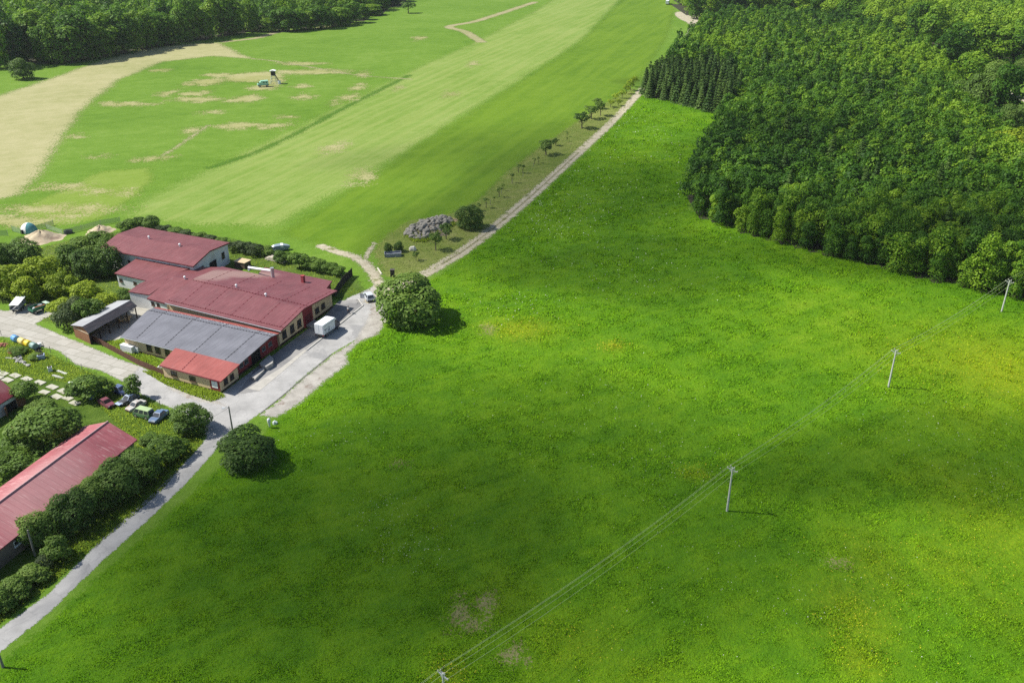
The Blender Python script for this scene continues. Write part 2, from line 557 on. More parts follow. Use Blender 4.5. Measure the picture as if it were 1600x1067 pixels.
# orchard verge and dirt roads
verge_px = [(992, 138), (965, 150), (900, 192), (850, 226), (790, 272), (745, 316), (700, 336), (640, 345), (600, 372), (585, 392), (600, 430), (640, 440), (690, 415), (735, 382), (790, 335), (850, 284), (930, 212), (985, 164)]
sheet('verge', poly_sdf(px2w(verge_px)), 1.2, grass_mat('dry verge', [(.085, .14, .020), (.13, .18, .032), (.185, .215, .055), (.27, .26, .12)], 1.6, .5, sheet=(1.0, 1.6, 0.25), fleck=(.26, .22, .13)), 0.012, 3,
      'dry grass verge planted with young fruit trees')
DIRT = N('packed dirt')
_p = DIRT.pos()
_c = DIRT.ramp(DIRT.noise(_p, 0.5, 6, .7), [(.3, (.29, .255, .175)), (.5, (.385, .345, .25)), (.72, (.49, .45, .345))])
_c = DIRT.mix(DIRT.rng(DIRT.noise(_p, 0.28, 5, .75), .54, .66), _c, (.15, .165, .05))
DIRT.color(_c); DIRT.b.inputs['Roughness'].default_value = .95
DIRT.bump(DIRT.noise(_p, 1.2, 5, .7), .4, .3); DIRT.sheet_alpha(0.4, 1.3, 0.4)
road_w = catmull(px2w([(1092, 18), (1082, 40), (1068, 68), (1030, 110), (991, 154), (957, 190), (905, 238), (835, 302), (785, 345), (730, 388), (680, 419), (640, 440), (612, 452)]), False)
sheet('dirt_road', line_sdf(road_w, 1.75), 0.8, DIRT.mat, 0.02, 1.6, 'straight pale dirt road between meadow and verge')
sheet('road_crown', line_sdf(catmull(px2w([(905, 238), (835, 302), (785, 345), (730, 388), (690, 413)]), False), 0.22), 0.4,
      grass_mat('crown grass', [(.08, .10, .03), (.14, .14, .05), (.2, .19, .09), (.3, .27, .16)], 2, .4, sheet=(.25, .5, .5)), 0.024, 1, 'broken grass crown in the dirt road')
sheet('dirt_track', line_sdf(catmull(px2w([(578, 470), (596, 462), (590, 440), (576, 418), (558, 404), (528, 394), (502, 385)]), False), 1.35), 0.7, DIRT.mat, 0.028, 1.8, 'curved dirt track from yard to field')
sheet('dirt_spur', line_sdf(catmull(px2w([(570, 410), (576, 394), (586, 380)]), False), 0.45), 0.6, DIRT.mat, 0.032, 1.6, 'short dirt spur into the field')
sheet('sand_patch', ell_sdf([ell(1075, 28, 16, 9), ell(1085, 38, 9, 8)]), 1.6, DIRT.mat, 0.024, 2, 'sandy patch at the far end of the road')
sheet('path', line_sdf(catmull(px2w([(1568, 138), (1580, 146), (1600, 157), (1660, 190)]), False), 1.6), 0.9, DIRT.mat, 0.02, 1.6, 'pale footpath in the clearing')
sheet('clearing', ell_sdf([ell(1590, 150, 34, 22)]), 1.6, grass_mat('clearing grass', FIELD, 1.5, .5, sheet=(2, 2, .15)), 0.016, 3, 'grassy clearing behind the plantation')

# asphalt, apron, gravel, concrete
ASPH = N('old asphalt')
_p = ASPH.pos()
_c = ASPH.ramp(ASPH.noise(_p, 0.22, 6, .65), [(.35, (.27, .268, .262)), (.5, (.335, .332, .325)), (.68, (.41, .405, .395))])
_c = ASPH.mix(ASPH.rng(ASPH.noise(_p, 0.07, 5, .6, 1.2), .55, .63), _c, (.25, .25, .25))
_c = ASPH.mix(ASPH.math('MULTIPLY', ASPH.noise(_p, 6.0, 4, .8), .25), _c, (.3, .29, .27))
vo = ASPH.n('TexVoronoi', feature='DISTANCE_TO_EDGE'); vo.inputs['Scale'].default_value = .22
wv = ASPH.n('VectorMath', operation='ADD'); nz = ASPH.n('TexNoise'); nz.inputs['Scale'].default_value = .6; nz.inputs['Detail'].default_value = 5; sv2 = ASPH.n('VectorMath', operation='SCALE'); sv2.inputs['Scale'].default_value = 2.2
ASPH.l(_p, nz.inputs['Vector']); ASPH.l(nz.outputs['Color'], sv2.inputs[0]); ASPH.l(_p, wv.inputs[0]); ASPH.l(sv2.outputs[0], wv.inputs[1]); ASPH.l(wv.outputs[0], vo.inputs['Vector'])
_c = ASPH.mix(ASPH.math('MULTIPLY', ASPH.rng(vo.outputs['Distance'], .022, .006), .22), _c, (.15, .15, .15))
_c = ASPH.mix(ASPH.math('MULTIPLY', ASPH.rng(ASPH.noise(_p, .9, 6, .75), .57, .72), .35), _c, (.42, .40, .36))
ASPH.color(_c); ASPH.b.inputs['Roughness'].default_value = .9
ASPH.bump(ASPH.noise(_p, 3, 4, .7), .25, .1); ASPH.sheet_alpha(0.13, 0.5, 0.8)
asphalt_px = [(-160, 1112), (0, 982), (73, 930), (160, 842), (240, 770), (300, 712), (323, 684), (318, 658), (285, 644), (250, 630), (215, 612), (192, 596), (160, 578), (186, 562), (218, 572), (262, 595), (300, 612), (336, 622), (350, 612),
              (400, 575), (440, 545), (500, 500), (545, 465), (575, 452), (600, 470), (601, 500), (585, 520), (556, 530), (518, 553), (470, 592), (438, 621), (404, 647), (362, 676), (335, 705), (300, 745), (240, 804), (160, 876), (73, 960), (0, 1018), (-160, 1150)]
sheet('asphalt_road', poly_sdf(px2w(asphalt_px)), 0.7, ASPH.mat, 0.016, 1.0, 'light grey asphalt road from the workshop yard downhill')
GRAV = N('pale gravel')
_p = GRAV.pos()
_c = GRAV.ramp(GRAV.noise(_p, 0.45, 7, .7), [(.3, (.24, .225, .20)), (.5, (.34, .32, .285)), (.7, (.42, .40, .36))])
_c = GRAV.mix(GRAV.rng(GRAV.noise(_p, 0.2, 4, .7), .56, .66), _c, (.22, .18, .15))
GRAV.color(_c); GRAV.b.inputs['Roughness'].default_value = .95
GRAV.bump(GRAV.noise(_p, 4, 5, .8), .4, .15); GRAV.sheet_alpha(0.4, 0.8, 0.5)
gravel_px = [(408, 649), (440, 623), (472, 594), (520, 555), (556, 532), (575, 500), (580, 478), (575, 455), (590, 440), (600, 470), (603, 500), (590, 522), (560, 534), (540, 553), (542, 568), (503, 598), (470, 628), (430, 652)]
sheet('gravel', poly_sdf(px2w(gravel_px)), 0.7, GRAV.mat, 0.022, 1.4, 'pale gravel margin beside the asphalt road')
sheet('gravel_verge', poly_sdf(px2w([(262, 598), (300, 614), (338, 624), (352, 634), (330, 630), (300, 624), (262, 606)])), 0.4, GRAV.mat, 0.022, 0.8, 'gravel edge at the road fork')
APR = N('yard paving')
_p = APR.pos()
_c = APR.ramp(APR.noise(_p, 0.3, 6, .65), [(.3, (.20, .198, .195)), (.5, (.245, .24, .235)), (.7, (.30, .29, .275))])
_c = APR.mix(APR.rng(APR.noise(_p, 0.12, 4, .7), .52, .6), _c, (.19, .188, .188))
APR.color(_c); APR.b.inputs['Roughness'].default_value = .9
APR.bump(APR.noise(_p, 2, 5, .7), .25, .1); APR.sheet_alpha(0.08, 0.1, 0.8)
apron_px = [(371, 616), (400, 575), (440, 545), (500, 500), (530, 470), (560, 468), (567, 478), (523, 513), (479, 548), (440, 582), (405, 611)]
sheet('yard_paving', poly_sdf(px2w(apron_px)), 0.6, APR.mat, 0.028, 0.6, 'grey concrete apron in front of the workshop')
flat('apron_edge', [(387, 607), (405, 611), (440, 582), (479, 548), (476, 546), (440, 574)], M('pale concrete', (.38, .365, .33), .9, .15, .8, world_co=True), 0.034, 'pale concrete wedge along the apron edge')
CONC = N('concrete slabs')
_p = CONC.pos()
mp_ = CONC.n('Mapping'); mp_.inputs['Rotation'].default_value = (0, 0, math.radians(25)); CONC.l(_p, mp_.inputs['Vector'])
br = CONC.n('TexBrick'); br.inputs['Scale'].default_value = 1.0; br.inputs['Brick Width'].default_value = 3.4; br.inputs['Row Height'].default_value = 2.3
br.inputs['Mortar Size'].default_value = 0.045; br.inputs['Mortar Smooth'].default_value = 0.3
br.inputs['Color1'].default_value = (.335, .32, .28, 1); br.inputs['Color2'].default_value = (.40, .385, .345, 1); br.inputs['Mortar'].default_value = (.13, .13, .09, 1)
CONC.l(mp_.outputs[0], br.inputs['Vector'])
_c = CONC.mix(CONC.rng(CONC.noise(_p, 0.5, 6, .7), .5, .72), br.outputs['Color'], (.27, .26, .22))
CONC.color(_c); CONC.b.inputs['Roughness'].default_value = .92
CONC.bump(CONC.noise(_p, 1.5, 5, .7), .2, .1); CONC.sheet_alpha(0.2, 0.5, 0.7)
conc_px = [(-80, 474), (10, 486), (28, 484), (62, 478), (88, 489), (54, 506), (100, 526), (150, 546), (192, 564), (218, 573), (197, 598), (160, 580), (120, 570), (92, 548), (60, 540), (30, 528), (0, 526), (-80, 520)]
sheet('concrete_yard', poly_sdf(px2w(conc_px)), 0.6, CONC.mat, 0.030, 0.8, 'pale concrete slab road left of the workshop')
sheet('concrete_court', poly_sdf(px2w([(140, 524), (195, 486), (232, 470), (246, 486), (205, 520), (180, 532), (160, 532)])), 0.5, CONC.mat, 0.016, 0.6, 'concrete court beside the open shed')
sheet('yard_grass', poly_sdf(px2w([(-60, 600), (0, 528), (60, 543), (120, 572), (200, 602), (270, 640), (315, 662), (322, 684), (240, 760), (150, 838), (60, 922), (-120, 1060)])), 1.2,
      grass_mat('rough yard grass', [(.035, .075, .008), (.065, .12, .013), (.10, .165, .022), (.15, .19, .05)], 2.2, .7, sheet=(.6, 1.2, .4), fleck=(.18, .17, .08)), 0.004, 2, 'rough yellowish grass around the wrecked cars')
sheet('garden_grass', poly_sdf(px2w([(-60, 400), (40, 395), (120, 372), (240, 355), (350, 372), (420, 385), (520, 420), (560, 440), (575, 462), (540, 470), (500, 460), (380, 420), (250, 420), (195, 470), (120, 510), (60, 500), (90, 490), (60, 476), (-60, 470)])), 1.2,
      grass_mat('garden grass', [(.04, .085, .01), (.07, .125, .016), (.105, .155, .03), (.17, .19, .07)], 2, .6, sheet=(.8, 1.4, .3), fleck=(.2, .18, .08)), 0.008, 2, 'rough garden grass behind the workshop')
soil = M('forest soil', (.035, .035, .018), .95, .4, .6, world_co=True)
BARE = [ell(716, 958, 12, 14), ell(740, 975, 16, 9), ell(760, 942, 12, 10), ell(800, 1026, 12, 8), ell(806, 1016, 8, 6), ell(625, 724, 7, 4), ell(762, 514, 9, 5), ell(1310, 878, 9, 5)]
sheet('dry_spots', ell_sdf(BARE), 0.5, grass_mat('dead grass', [(.10, .14, .02), (.17, .18, .05), (.24, .23, .10), (.31, .29, .16)], 2, .6, sheet=(1.2, 3.0, .4)), 0.010, 1.5, 'bare dead grass spots in the meadow')
forest_px = [(1003, 152), (1075, 166), (1130, 181), (1118, 210), (1088, 262), (1068, 312), (1074, 335), (1120, 352), (1220, 382), (1330, 410), (1450, 440), (1600, 470), (1780, 508), (1900, 400), (1700, 290), (1600, 262), (1548, 212), (1484, 138), (1440, 84), (1350, 52),
             (1230, 36), (1130, 34), (1095, 48), (1058, 88), (1022, 124)]
forest_w = np.array(px2w(forest_px))
def eroded(pts, d):
    f, p = poly_sdf(pts)
    return (lambda X, Y: f(X, Y) - d), p


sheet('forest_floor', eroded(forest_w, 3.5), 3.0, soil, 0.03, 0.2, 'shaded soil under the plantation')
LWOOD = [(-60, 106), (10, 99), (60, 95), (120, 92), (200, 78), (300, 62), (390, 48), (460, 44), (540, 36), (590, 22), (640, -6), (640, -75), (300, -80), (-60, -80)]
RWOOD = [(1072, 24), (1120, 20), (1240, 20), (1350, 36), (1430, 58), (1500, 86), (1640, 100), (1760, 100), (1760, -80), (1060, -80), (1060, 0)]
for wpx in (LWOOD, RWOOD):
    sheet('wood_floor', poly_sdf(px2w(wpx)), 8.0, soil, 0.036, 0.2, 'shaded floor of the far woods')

kb = MB()
kp = [G(567, 478), G(523, 513), G(479, 548)]
for a, b in zip(kp[:-1], kp[1:]):
    d = b - a
    kb.box(((a + b) / 2) + Vector((0, 0, .09)), (d.length, 0.28, 0.18), math.atan2(d.y, d.x))
a, b = G(560, 468), G(567, 478); d = b - a
kb.box(((a + b) / 2) + Vector((0, 0, .09)), (d.length, 0.28, 0.178), math.atan2(d.y, d.x))
tag(kb.build('kerb', M('kerb concrete', (.42, .41, .38), .9, .15, 1.5)), 'pale concrete kerb bounding the apron', None, None, 'structure')
flat('tar_joint', [(406, 646), (440, 618.6), (518, 552.6), (519, 553.4), (441, 619.6), (407, 646.6)], M('joint', (.10, .10, .09), .9, .2), 0.034, 'dark joint between asphalt and gravel')

# ------------------------------------------------------------------ foliage
LEAF = leaf_mat('mixed leaves', (.058, .118, .016), (.122, .215, .030), (.205, .300, .055))
LEAF_DARK = leaf_mat('dark leaves', (.050, .106, .018), (.105, .188, .030), (.180, .265, .052))
LEAF_BRIGHT = leaf_mat('yellow green leaves', (.13, .20, .008), (.26, .35, .016), (.36, .45, .036))
LEAF_GREY = leaf_mat('grey green leaves', (.04, .065, .022), (.075, .115, .04), (.13, .175, .075))
NEEDLE = leaf_mat('needles', (.022, .058, .011), (.052, .118, .018), (.115, .195, .030), .25)
LEAF_FOREST = leaf_mat('plantation leaves', (.032, .098, .008), (.098, .225, .013), (.245, .385, .022), .42, .9)
BARK = M('bark', (.10, .08, .06), .95, .3, 2.0)
BARK_PALE = M('pale bark', (.42, .40, .36), .9, .2, 2.0)


def quads_from(pos, nrm, sx, sy, rng, flip=0.35):
    n = len(pos)
    a = rng.normal(size=(n, 3)); t = np.cross(nrm, a); t /= np.linalg.norm(t, axis=1, keepdims=True) + 1e-9
    b = np.cross(nrm, t)
    sx = np.asarray(sx).reshape(-1, 1); sy = np.asarray(sy).reshape(-1, 1)
    V = np.stack([pos - t * sx, pos - b * sy + nrm * sy * .25, pos + t * sx, pos + b * sy + nrm * sy * .25], 1).reshape(-1, 3)
    return V, np.arange(4 * n).reshape(-1, 4)


def lobes_round(R, H, zc, k, rng, sub=(.38, .55), spread=.70, skirt=0):
    """irregular crown as a set of ellipsoid lobes: R radius, H crown height"""
    L = [(0, 0, zc, R * .62, R * .62, H * .34)]
    for i in range(k):
        th = 2 * math.pi * (i * .618 + rng.uniform(-.1, .1)); u = rng.uniform(-.8, 1.0)
        s = math.sqrt(max(0, 1 - u * u)) * rng.uniform(.82, 1.12); r = rng.uniform(sub[0] * .72, sub[1] * 1.05)
        L.append((math.cos(th) * s * R * spread, math.sin(th) * s * R * spread, zc + u * H * .5 * spread, R * r, R * r, min(R, H * .5) * r * rng.uniform(.8, 1.1)))
    for i in range(skirt):
        th = 2 * math.pi * (i + rng.uniform(-.3, .3)) / skirt
        L.append((math.cos(th) * R * .6, math.sin(th) * R * .6, H * rng.uniform(.10, .26), R * .42, R * .42, H * .15))
    return np.array(L)


def leaf_cloud(L, n, size, rng, inner=.72, droop=0.0):
    area = L[:, 3] * L[:, 5]; area = area / area.sum()
    m = int(n * 1.9); j = rng.choice(len(L), m, p=area)
    d = rng.normal(size=(m, 3)); d /= np.linalg.norm(d, axis=1, keepdims=True)
    low = (d[:, 2] < -.25) & (rng.random(m) < .7); d[low, 2] *= -1
    r = inner + (1.06 - inner) * rng.random(m) ** .6; r = np.where(rng.random(m) < .12, r + rng.random(m) ** 2 * .36, r)
    # leaf sprays: snap directions to bunches so the surface is clumpy
    pos = L[j, :3] + d * L[j, 3:6] * r[:, None]
    keep = np.ones(m, bool)
    for k in range(len(L)):
        q = np.linalg.norm((pos - L[k, :3]) / L[k, 3:6], axis=1)
        keep &= (q > .70) | (j == k)
    pos, d, j = pos[keep][:n], d[keep][:n], j[keep][:n]
    out = d / L[j, 3:6]; out /= np.linalg.norm(out, axis=1, keepdims=True)
    nrm = out * .95 + rng.normal(size=pos.shape) * .30 + np.array([0, 0, .32]); nrm /= np.linalg.norm(nrm, axis=1, keepdims=True)
    lt = rng.uniform(-.16, .16, len(L))
    tint = .5 + lt[j] + rng.normal(size=len(pos)) * .13
    s = size * rng.uniform(.6, 1.25, len(pos))
    V, Q = quads_from(pos, nrm, s * .62, s * .42, rng)
    return V, Q, np.repeat(np.clip(tint, 0, 1), 4)


def conifer_cloud(R, H, n, size, rng, z0=.04):
    t = rng.random(n) ** .75 * (1 - z0) + z0          # 0 bottom .. 1 top
    t = 1 - (1 - t)
    tiers = max(6, int(H * 1.0)); tt = np.floor(t * tiers) / tiers + rng.random(n) * .5 / tiers
    prof = (1 - tt) ** .85
    frac = .35 + .65 * rng.random(n) ** .5
    arms = 2 * math.pi * (rng.integers(0, 9, n) + .5 * (np.floor(t * tiers) % 2)) / 9 + rng.normal(size=n) * .16
    rr = R * prof * frac
    pos = np.stack([np.cos(arms) * rr, np.sin(arms) * rr, tt * H - rr * .28], 1); pos[:, 2] = np.maximum(pos[:, 2], .1)
    nrm = np.stack([np.cos(arms) * .55, np.sin(arms) * .55, np.full(n, .75)], 1) + rng.normal(size=(n, 3)) * .35
    nrm /= np.linalg.norm(nrm, axis=1, keepdims=True)
    s = size * rng.uniform(.6, 1.2, n) * (.55 + .45 * prof)
    V, Q = quads_from(pos, nrm, s * .7, s * .35, rng)
    return V, Q, np.repeat(np.clip(.35 + .4 * frac * frac + rng.normal(size=n) * .14, 0, 1), 4)


def trunk_mb(H, r, rng, limbs=4, R=2.0, fork=.35):
    m = MB()
    b = Vector((rng.uniform(-.1, .1), rng.uniform(-.1, .1), 0)) * H * .3
    m.tube([(0, 0, -.1), (b.x * .3, b.y * .3, H * fork * .6), (b.x * .6, b.y * .6, H * fork), (b.x, b.y, H * .82)], [r * 1.25, r, r * .85, r * .25], 7)
    for i in range(limbs):
        t = 2 * math.pi * (i / max(1, limbs) + rng.uniform(-.08, .08)); z = H * rng.uniform(fork * .8, .6)
        e = Vector((math.cos(t) * R * .62, math.sin(t) * R * .62, z + H * rng.uniform(.12, .25)))
        m.tube([(b.x * .5, b.y * .5, z), (e.x * .5, e.y * .5, (z + e.z) / 2 - .05 * H * .2), e], [r * .6, r * .42, r * .14], 5)
    return m


PROTO = {}


def vnoise(X, Y, cell, seed):
    g = np.random.default_rng(seed).random((128, 128)); u, v = X / cell, Y / cell
    i, j = np.floor(u).astype(int), np.floor(v).astype(int); a, b = u - i, v - j
    a, b = a * a * (3 - 2 * a), b * b * (3 - 2 * b); q = lambda p, k: g[p % 128, k % 128]
    return (q(i, j) * (1 - a) + q(i + 1, j) * a) * (1 - b) + (q(i, j + 1) * (1 - a) + q(i + 1, j + 1) * a) * b


def proto_meshes(key, kind, mat, seed, R, H, n, leaf, k=12, base=.25, trunk_r=.18, bark=None, inner=.72, sub=(.36, .52), skirt=0):
    rng = np.random.default_rng(seed)
    if kind == 'round':
        zc = H * (1 + base) / 2
        V, Q, t = leaf_cloud(lobes_round(R, H * (1 - base) , zc, k, rng, sub, .70, skirt), n, leaf, rng, inner)
    elif kind == 'cone':
        V, Q, t = conifer_cloud(R, H, n, leaf, rng)
    V[:, 2] = np.maximum(V[:, 2], 0.02)
    cm = np_mesh('crown', V, Q, mat, {'tint': t})
    tb = trunk_mb(H * .8, trunk_r, rng, 4 if kind == 'round' else 0, R, max(.2, base))
    tm = bpy.data.meshes.new('trunk'); tm.from_pydata(tb.v, [], tb.f); tm.materials.append(bark or BARK); tm.shade_smooth()
    PROTO[key] = (cm, tm, R, H)


# a family of crowns, unit sizes in metres; copies share them
for i in range(3):
    proto_meshes(('big', i), 'round', LEAF, 100 + i, 4.2, 8.0, 6600, .40, 26, .03, .30, skirt=7)
    proto_meshes(('dark', i), 'round', LEAF_DARK, 120 + i, 4.2, 8.0, 6000, .40, 24, .03, .30, skirt=7)
    proto_meshes(('bright', i), 'round', LEAF_BRIGHT, 140 + i, 3.0, 5.0, 3600, .33, 18, .08, .18, skirt=4)
    proto_meshes(('bush', i), 'round', LEAF, 160 + i, 2.6, 3.6, 2400, .32, 16, .05, .12)
    proto_meshes(('grey', i), 'round', LEAF_GREY, 180 + i, 2.4, 3.4, 1800, .30, 15, .06, .1)
    proto_meshes(('small', i), 'round', LEAF_DARK, 200 + i, 1.6, 3.4, 520, .30, 9, .34, .11)
    proto_meshes(('light', i), 'round', LEAF_BRIGHT, 220 + i, 1.6, 3.2, 380, .30, 8, .30, .10, inner=.5)
    proto_meshes(('slim', i), 'round', LEAF, 240 + i, 1.2, 5.2, 1300, .30, 14, .05, .12, sub=(.5, .75))
    proto_meshes(('tall', i), 'round', LEAF_FOREST, 260 + i, 5.0, 22.0, 2600, .90, 22, .10, .40, sub=(.42, .62), skirt=5 if i else 0)
    proto_meshes(('tallm', i), 'round', LEAF_FOREST, 280 + i, 5.4, 20.0, 2800, .90, 22, .06, .40, sub=(.40, .58), skirt=6)
proto_meshes(('sapling', 0), 'round', LEAF_DARK, 300, .55, 2.4, 70, .24, 4, .5, .05)
proto_meshes(('sapling', 1), 'round', LEAF_DARK, 301, .5, 2.0, 50, .24, 4, .5, .05)
proto_meshes(('hedge', 0), 'round', LEAF, 310, 2.2, 2.6, 2200, .26, 14, .02, .08)
proto_meshes(('hedge', 1), 'round', LEAF_DARK, 311, 2.2, 2.6, 2000, .26, 14, .02, .08)


def plant(key, px, py, wpx, hpx, name, label, cat, group=None, rz=None, var=0):
    """a tree or shrub whose foot stands at pixel (px,py), about wpx by hpx pixels large in the photograph"""
    p = G(px, py); k = mpp(p); dep = math.atan2(CAM_Z, p.y)
    W = wpx * k; Hm = max(.35 * W, (hpx - .5 * wpx * math.sin(dep)) / math.cos(dep) * k)
    cm, tm, R, H = PROTO[(key, var)]
    t = thing(name, label, cat, p, random.uniform(0, 6.28) if rz is None else rz, group)
    t.scale = (W / (2 * R * 1.02), W / (2 * R * 1.02), Hm / H)
    obj('crown', cm, t); obj('trunk', tm, t)
    return t


# trees and bushes one by one
plant('big', 642, 500, 97, 84, 'tree', 'big round leafy tree standing alone between yard and meadow', 'tree', var=0)
plant('dark', 390, 722, 88, 68, 'bush', 'broad dark bush at the road fork beside the lamp pole', 'bush', var=0)
plant('dark', 37, 124, 34, 32, 'tree', 'small round tree alone on the grass before the left wood', 'tree', var=1)
plant('small', 638, 21, 22, 19, 'tree', 'thin lone tree far out in the upper field', 'tree')
OR = 'fruit trees along the dirt road'
plant('dark', 735, 356, 42, 42, 'tree', 'dark dense tree beside the dirt road, behind the boulder heap', 'tree', OR, var=2)
plant('small', 697, 374, 24, 28, 'fruit_tree', 'small leafy fruit tree at the right end of the boulder heap', 'tree', OR, var=1)
plant('small', 681, 391, 24, 32, 'fruit_tree', 'small leafy fruit tree in front of the boulder heap', 'tree', OR, var=2)
plant('small', 650, 407, 11, 17, 'fruit_tree', 'young narrow fruit tree nearest the big round tree', 'tree', OR, var=0)
plant('small', 853, 242, 28, 26, 'fruit_tree', 'middle fruit tree with round crown standing alone by the dirt road', 'tree', OR, var=1)
plant('small', 868, 228, 12, 13, 'fruit_tree', 'little fruit tree just behind the middle round one', 'tree', OR, var=2)
plant('small', 909, 201, 28, 28, 'fruit_tree', 'nearest and widest of the dense fruit tree cluster', 'tree', OR, var=2)
plant('small', 924, 186, 22, 24, 'fruit_tree', 'middle tree of the dense fruit tree cluster', 'tree', OR, var=0)
plant('small', 938, 181, 19, 25, 'fruit_tree', 'tree of the fruit cluster standing closest to the road', 'tree', OR, var=1)
plant('small', 933, 170, 17, 18, 'fruit_tree', 'farthest tree of the dense fruit tree cluster', 'tree', OR, var=2)
for i, (x, y, w, h) in enumerate([(954, 168, 14, 14), (962, 158, 13, 13), (966, 166, 11, 12), (972, 154, 14, 15), (979, 147, 14, 16), (985, 142, 15, 18), (990, 136, 14, 18)]):
    plant('light', x, y, w, h, 'fruit_tree', 'thin yellowish fruit tree in the row before the plantation corner', 'tree', 'thin fruit trees before the plantation', var=i % 3)
for i, (x, y, h) in enumerate([(759.6, 325, 18), (780, 308, 18), (800, 286, 17), (810, 270, 15), (817, 271, 15), (835, 257, 11), (841, 255, 11), (886, 214, 9), (886, 222, 8), (786, 298, 12), (772, 316, 10), (748, 330, 14)]):
    plant('sapling', x, y, h * .55, h, 'sapling', 'thin young sapling planted in the dry verge by the dirt road', 'sapling', 'saplings in the verge', var=i % 2)

# garden left of and behind the workshop
g1 = 'shrubs of the garden'
for a in [('dark', 4, 416, 48, 44, 'tree', 'dark garden tree cut by the left edge of the picture', 0), ('dark', 38, 412, 54, 44, 'tree', 'dark round tree in front of the big sand heap', 1),
          ('bright', 22, 462, 66, 58, 'tree', 'leftmost large yellow green garden tree, behind the grey trailer', 0), ('bright', 66, 448, 64, 58, 'tree', 'large yellow green garden tree between dark tree and green trailer', 1),
          ('bright', 46, 470, 44, 42, 'tree', 'low yellow green tree just above the grey trailer', 2), ('bright', 100, 462, 46, 44, 'tree', 'yellow green tree above the green trailer', 1),
          ('bush', 112, 422, 46, 44, 'bush', 'mid green bush on the left of the dark garden bushes', 0), ('dark', 142, 432, 48, 50, 'tree', 'dark tree in the middle of the garden', 2), ('dark', 170, 430, 44, 52, 'tree', 'blue green tree against the front corner of the white barn', 1),
          ('bush', 132, 398, 44, 34, 'bush', 'dark bush left of the white barn gable', 2), ('bush', 160, 392, 44, 36, 'bush', 'bush touching the left end of the white barn roof', 1),
          ('bright', 98, 494, 44, 34, 'bush', 'small bright bush right above the white blossom bush', 0), ('bright', 140, 474, 46, 40, 'bush', 'bright bush under the dark garden trees', 2),
          ('bright', 168, 488, 40, 38, 'bush', 'bright bush right behind the open shed', 1), ('bush', 144, 506, 42, 48, 'bush', 'darker upright bush behind the open shed ridge', 1), ('bush', 196, 474, 30, 26, 'bush', 'small bush against the white annex wall', 0),
          ('grey', 106, 512, 42, 42, 'bush', 'grey green bush left of the shed gable', 0), ('grey', 124, 496, 36, 36, 'bush', 'pale flowering bush beside the shed roof', 1)]:
    k, x, y, w, h, nm, lb, v = a
    plant(k, x, y, w, h, nm, lb, nm, g1, var=v)
for i, (x, y, w, h, k) in enumerate([(200, 360, 30, 20, 'bush'), (216, 353, 22, 16, 'bush'), (238, 358, 26, 24, 'dark'), (256, 362, 22, 14, 'grey'), (274, 366, 24, 14, 'bush'), (292, 370, 24, 14, 'grey'), (312, 374, 24, 14, 'bush'), (330, 377, 22, 13, 'grey'), (346, 382, 22, 14, 'bush'),
                                     (366, 392, 26, 20, 'grey'), (384, 396, 26, 22, 'grey'), (402, 400, 26, 22, 'grey'), (420, 400, 22, 18, 'bush')]):
    plant(k, x, y, w, h, 'hedge_bush', ['bush of the hedge row', 'grey leaved bush of the hedge row'][k == 'grey'] + ' behind the long white barn', 'bush', ['green bushes', 'grey bushes'][k == 'grey'] + ' of the barn hedge', var=i % 3)
for i, (x, y, w, h) in enumerate([(441, 410, 28, 22), (468, 418, 30, 28), (486, 420, 24, 22), (500, 424, 26, 22), (516, 427, 24, 20), (530, 430, 22, 18)]):
    plant('bush', x, y, w, h, 'garden_bush', ['low bush in the tarpaulin hollow', 'largest bush with a short trunk in the back garden', 'bush right of the largest back garden bush', 'middle bush of the back garden row', 'bush near the end of the back garden row',
          'last bush of the back garden row beside the dark fence'][i], 'bush', 'bushes behind the workshop', var=i % 3)

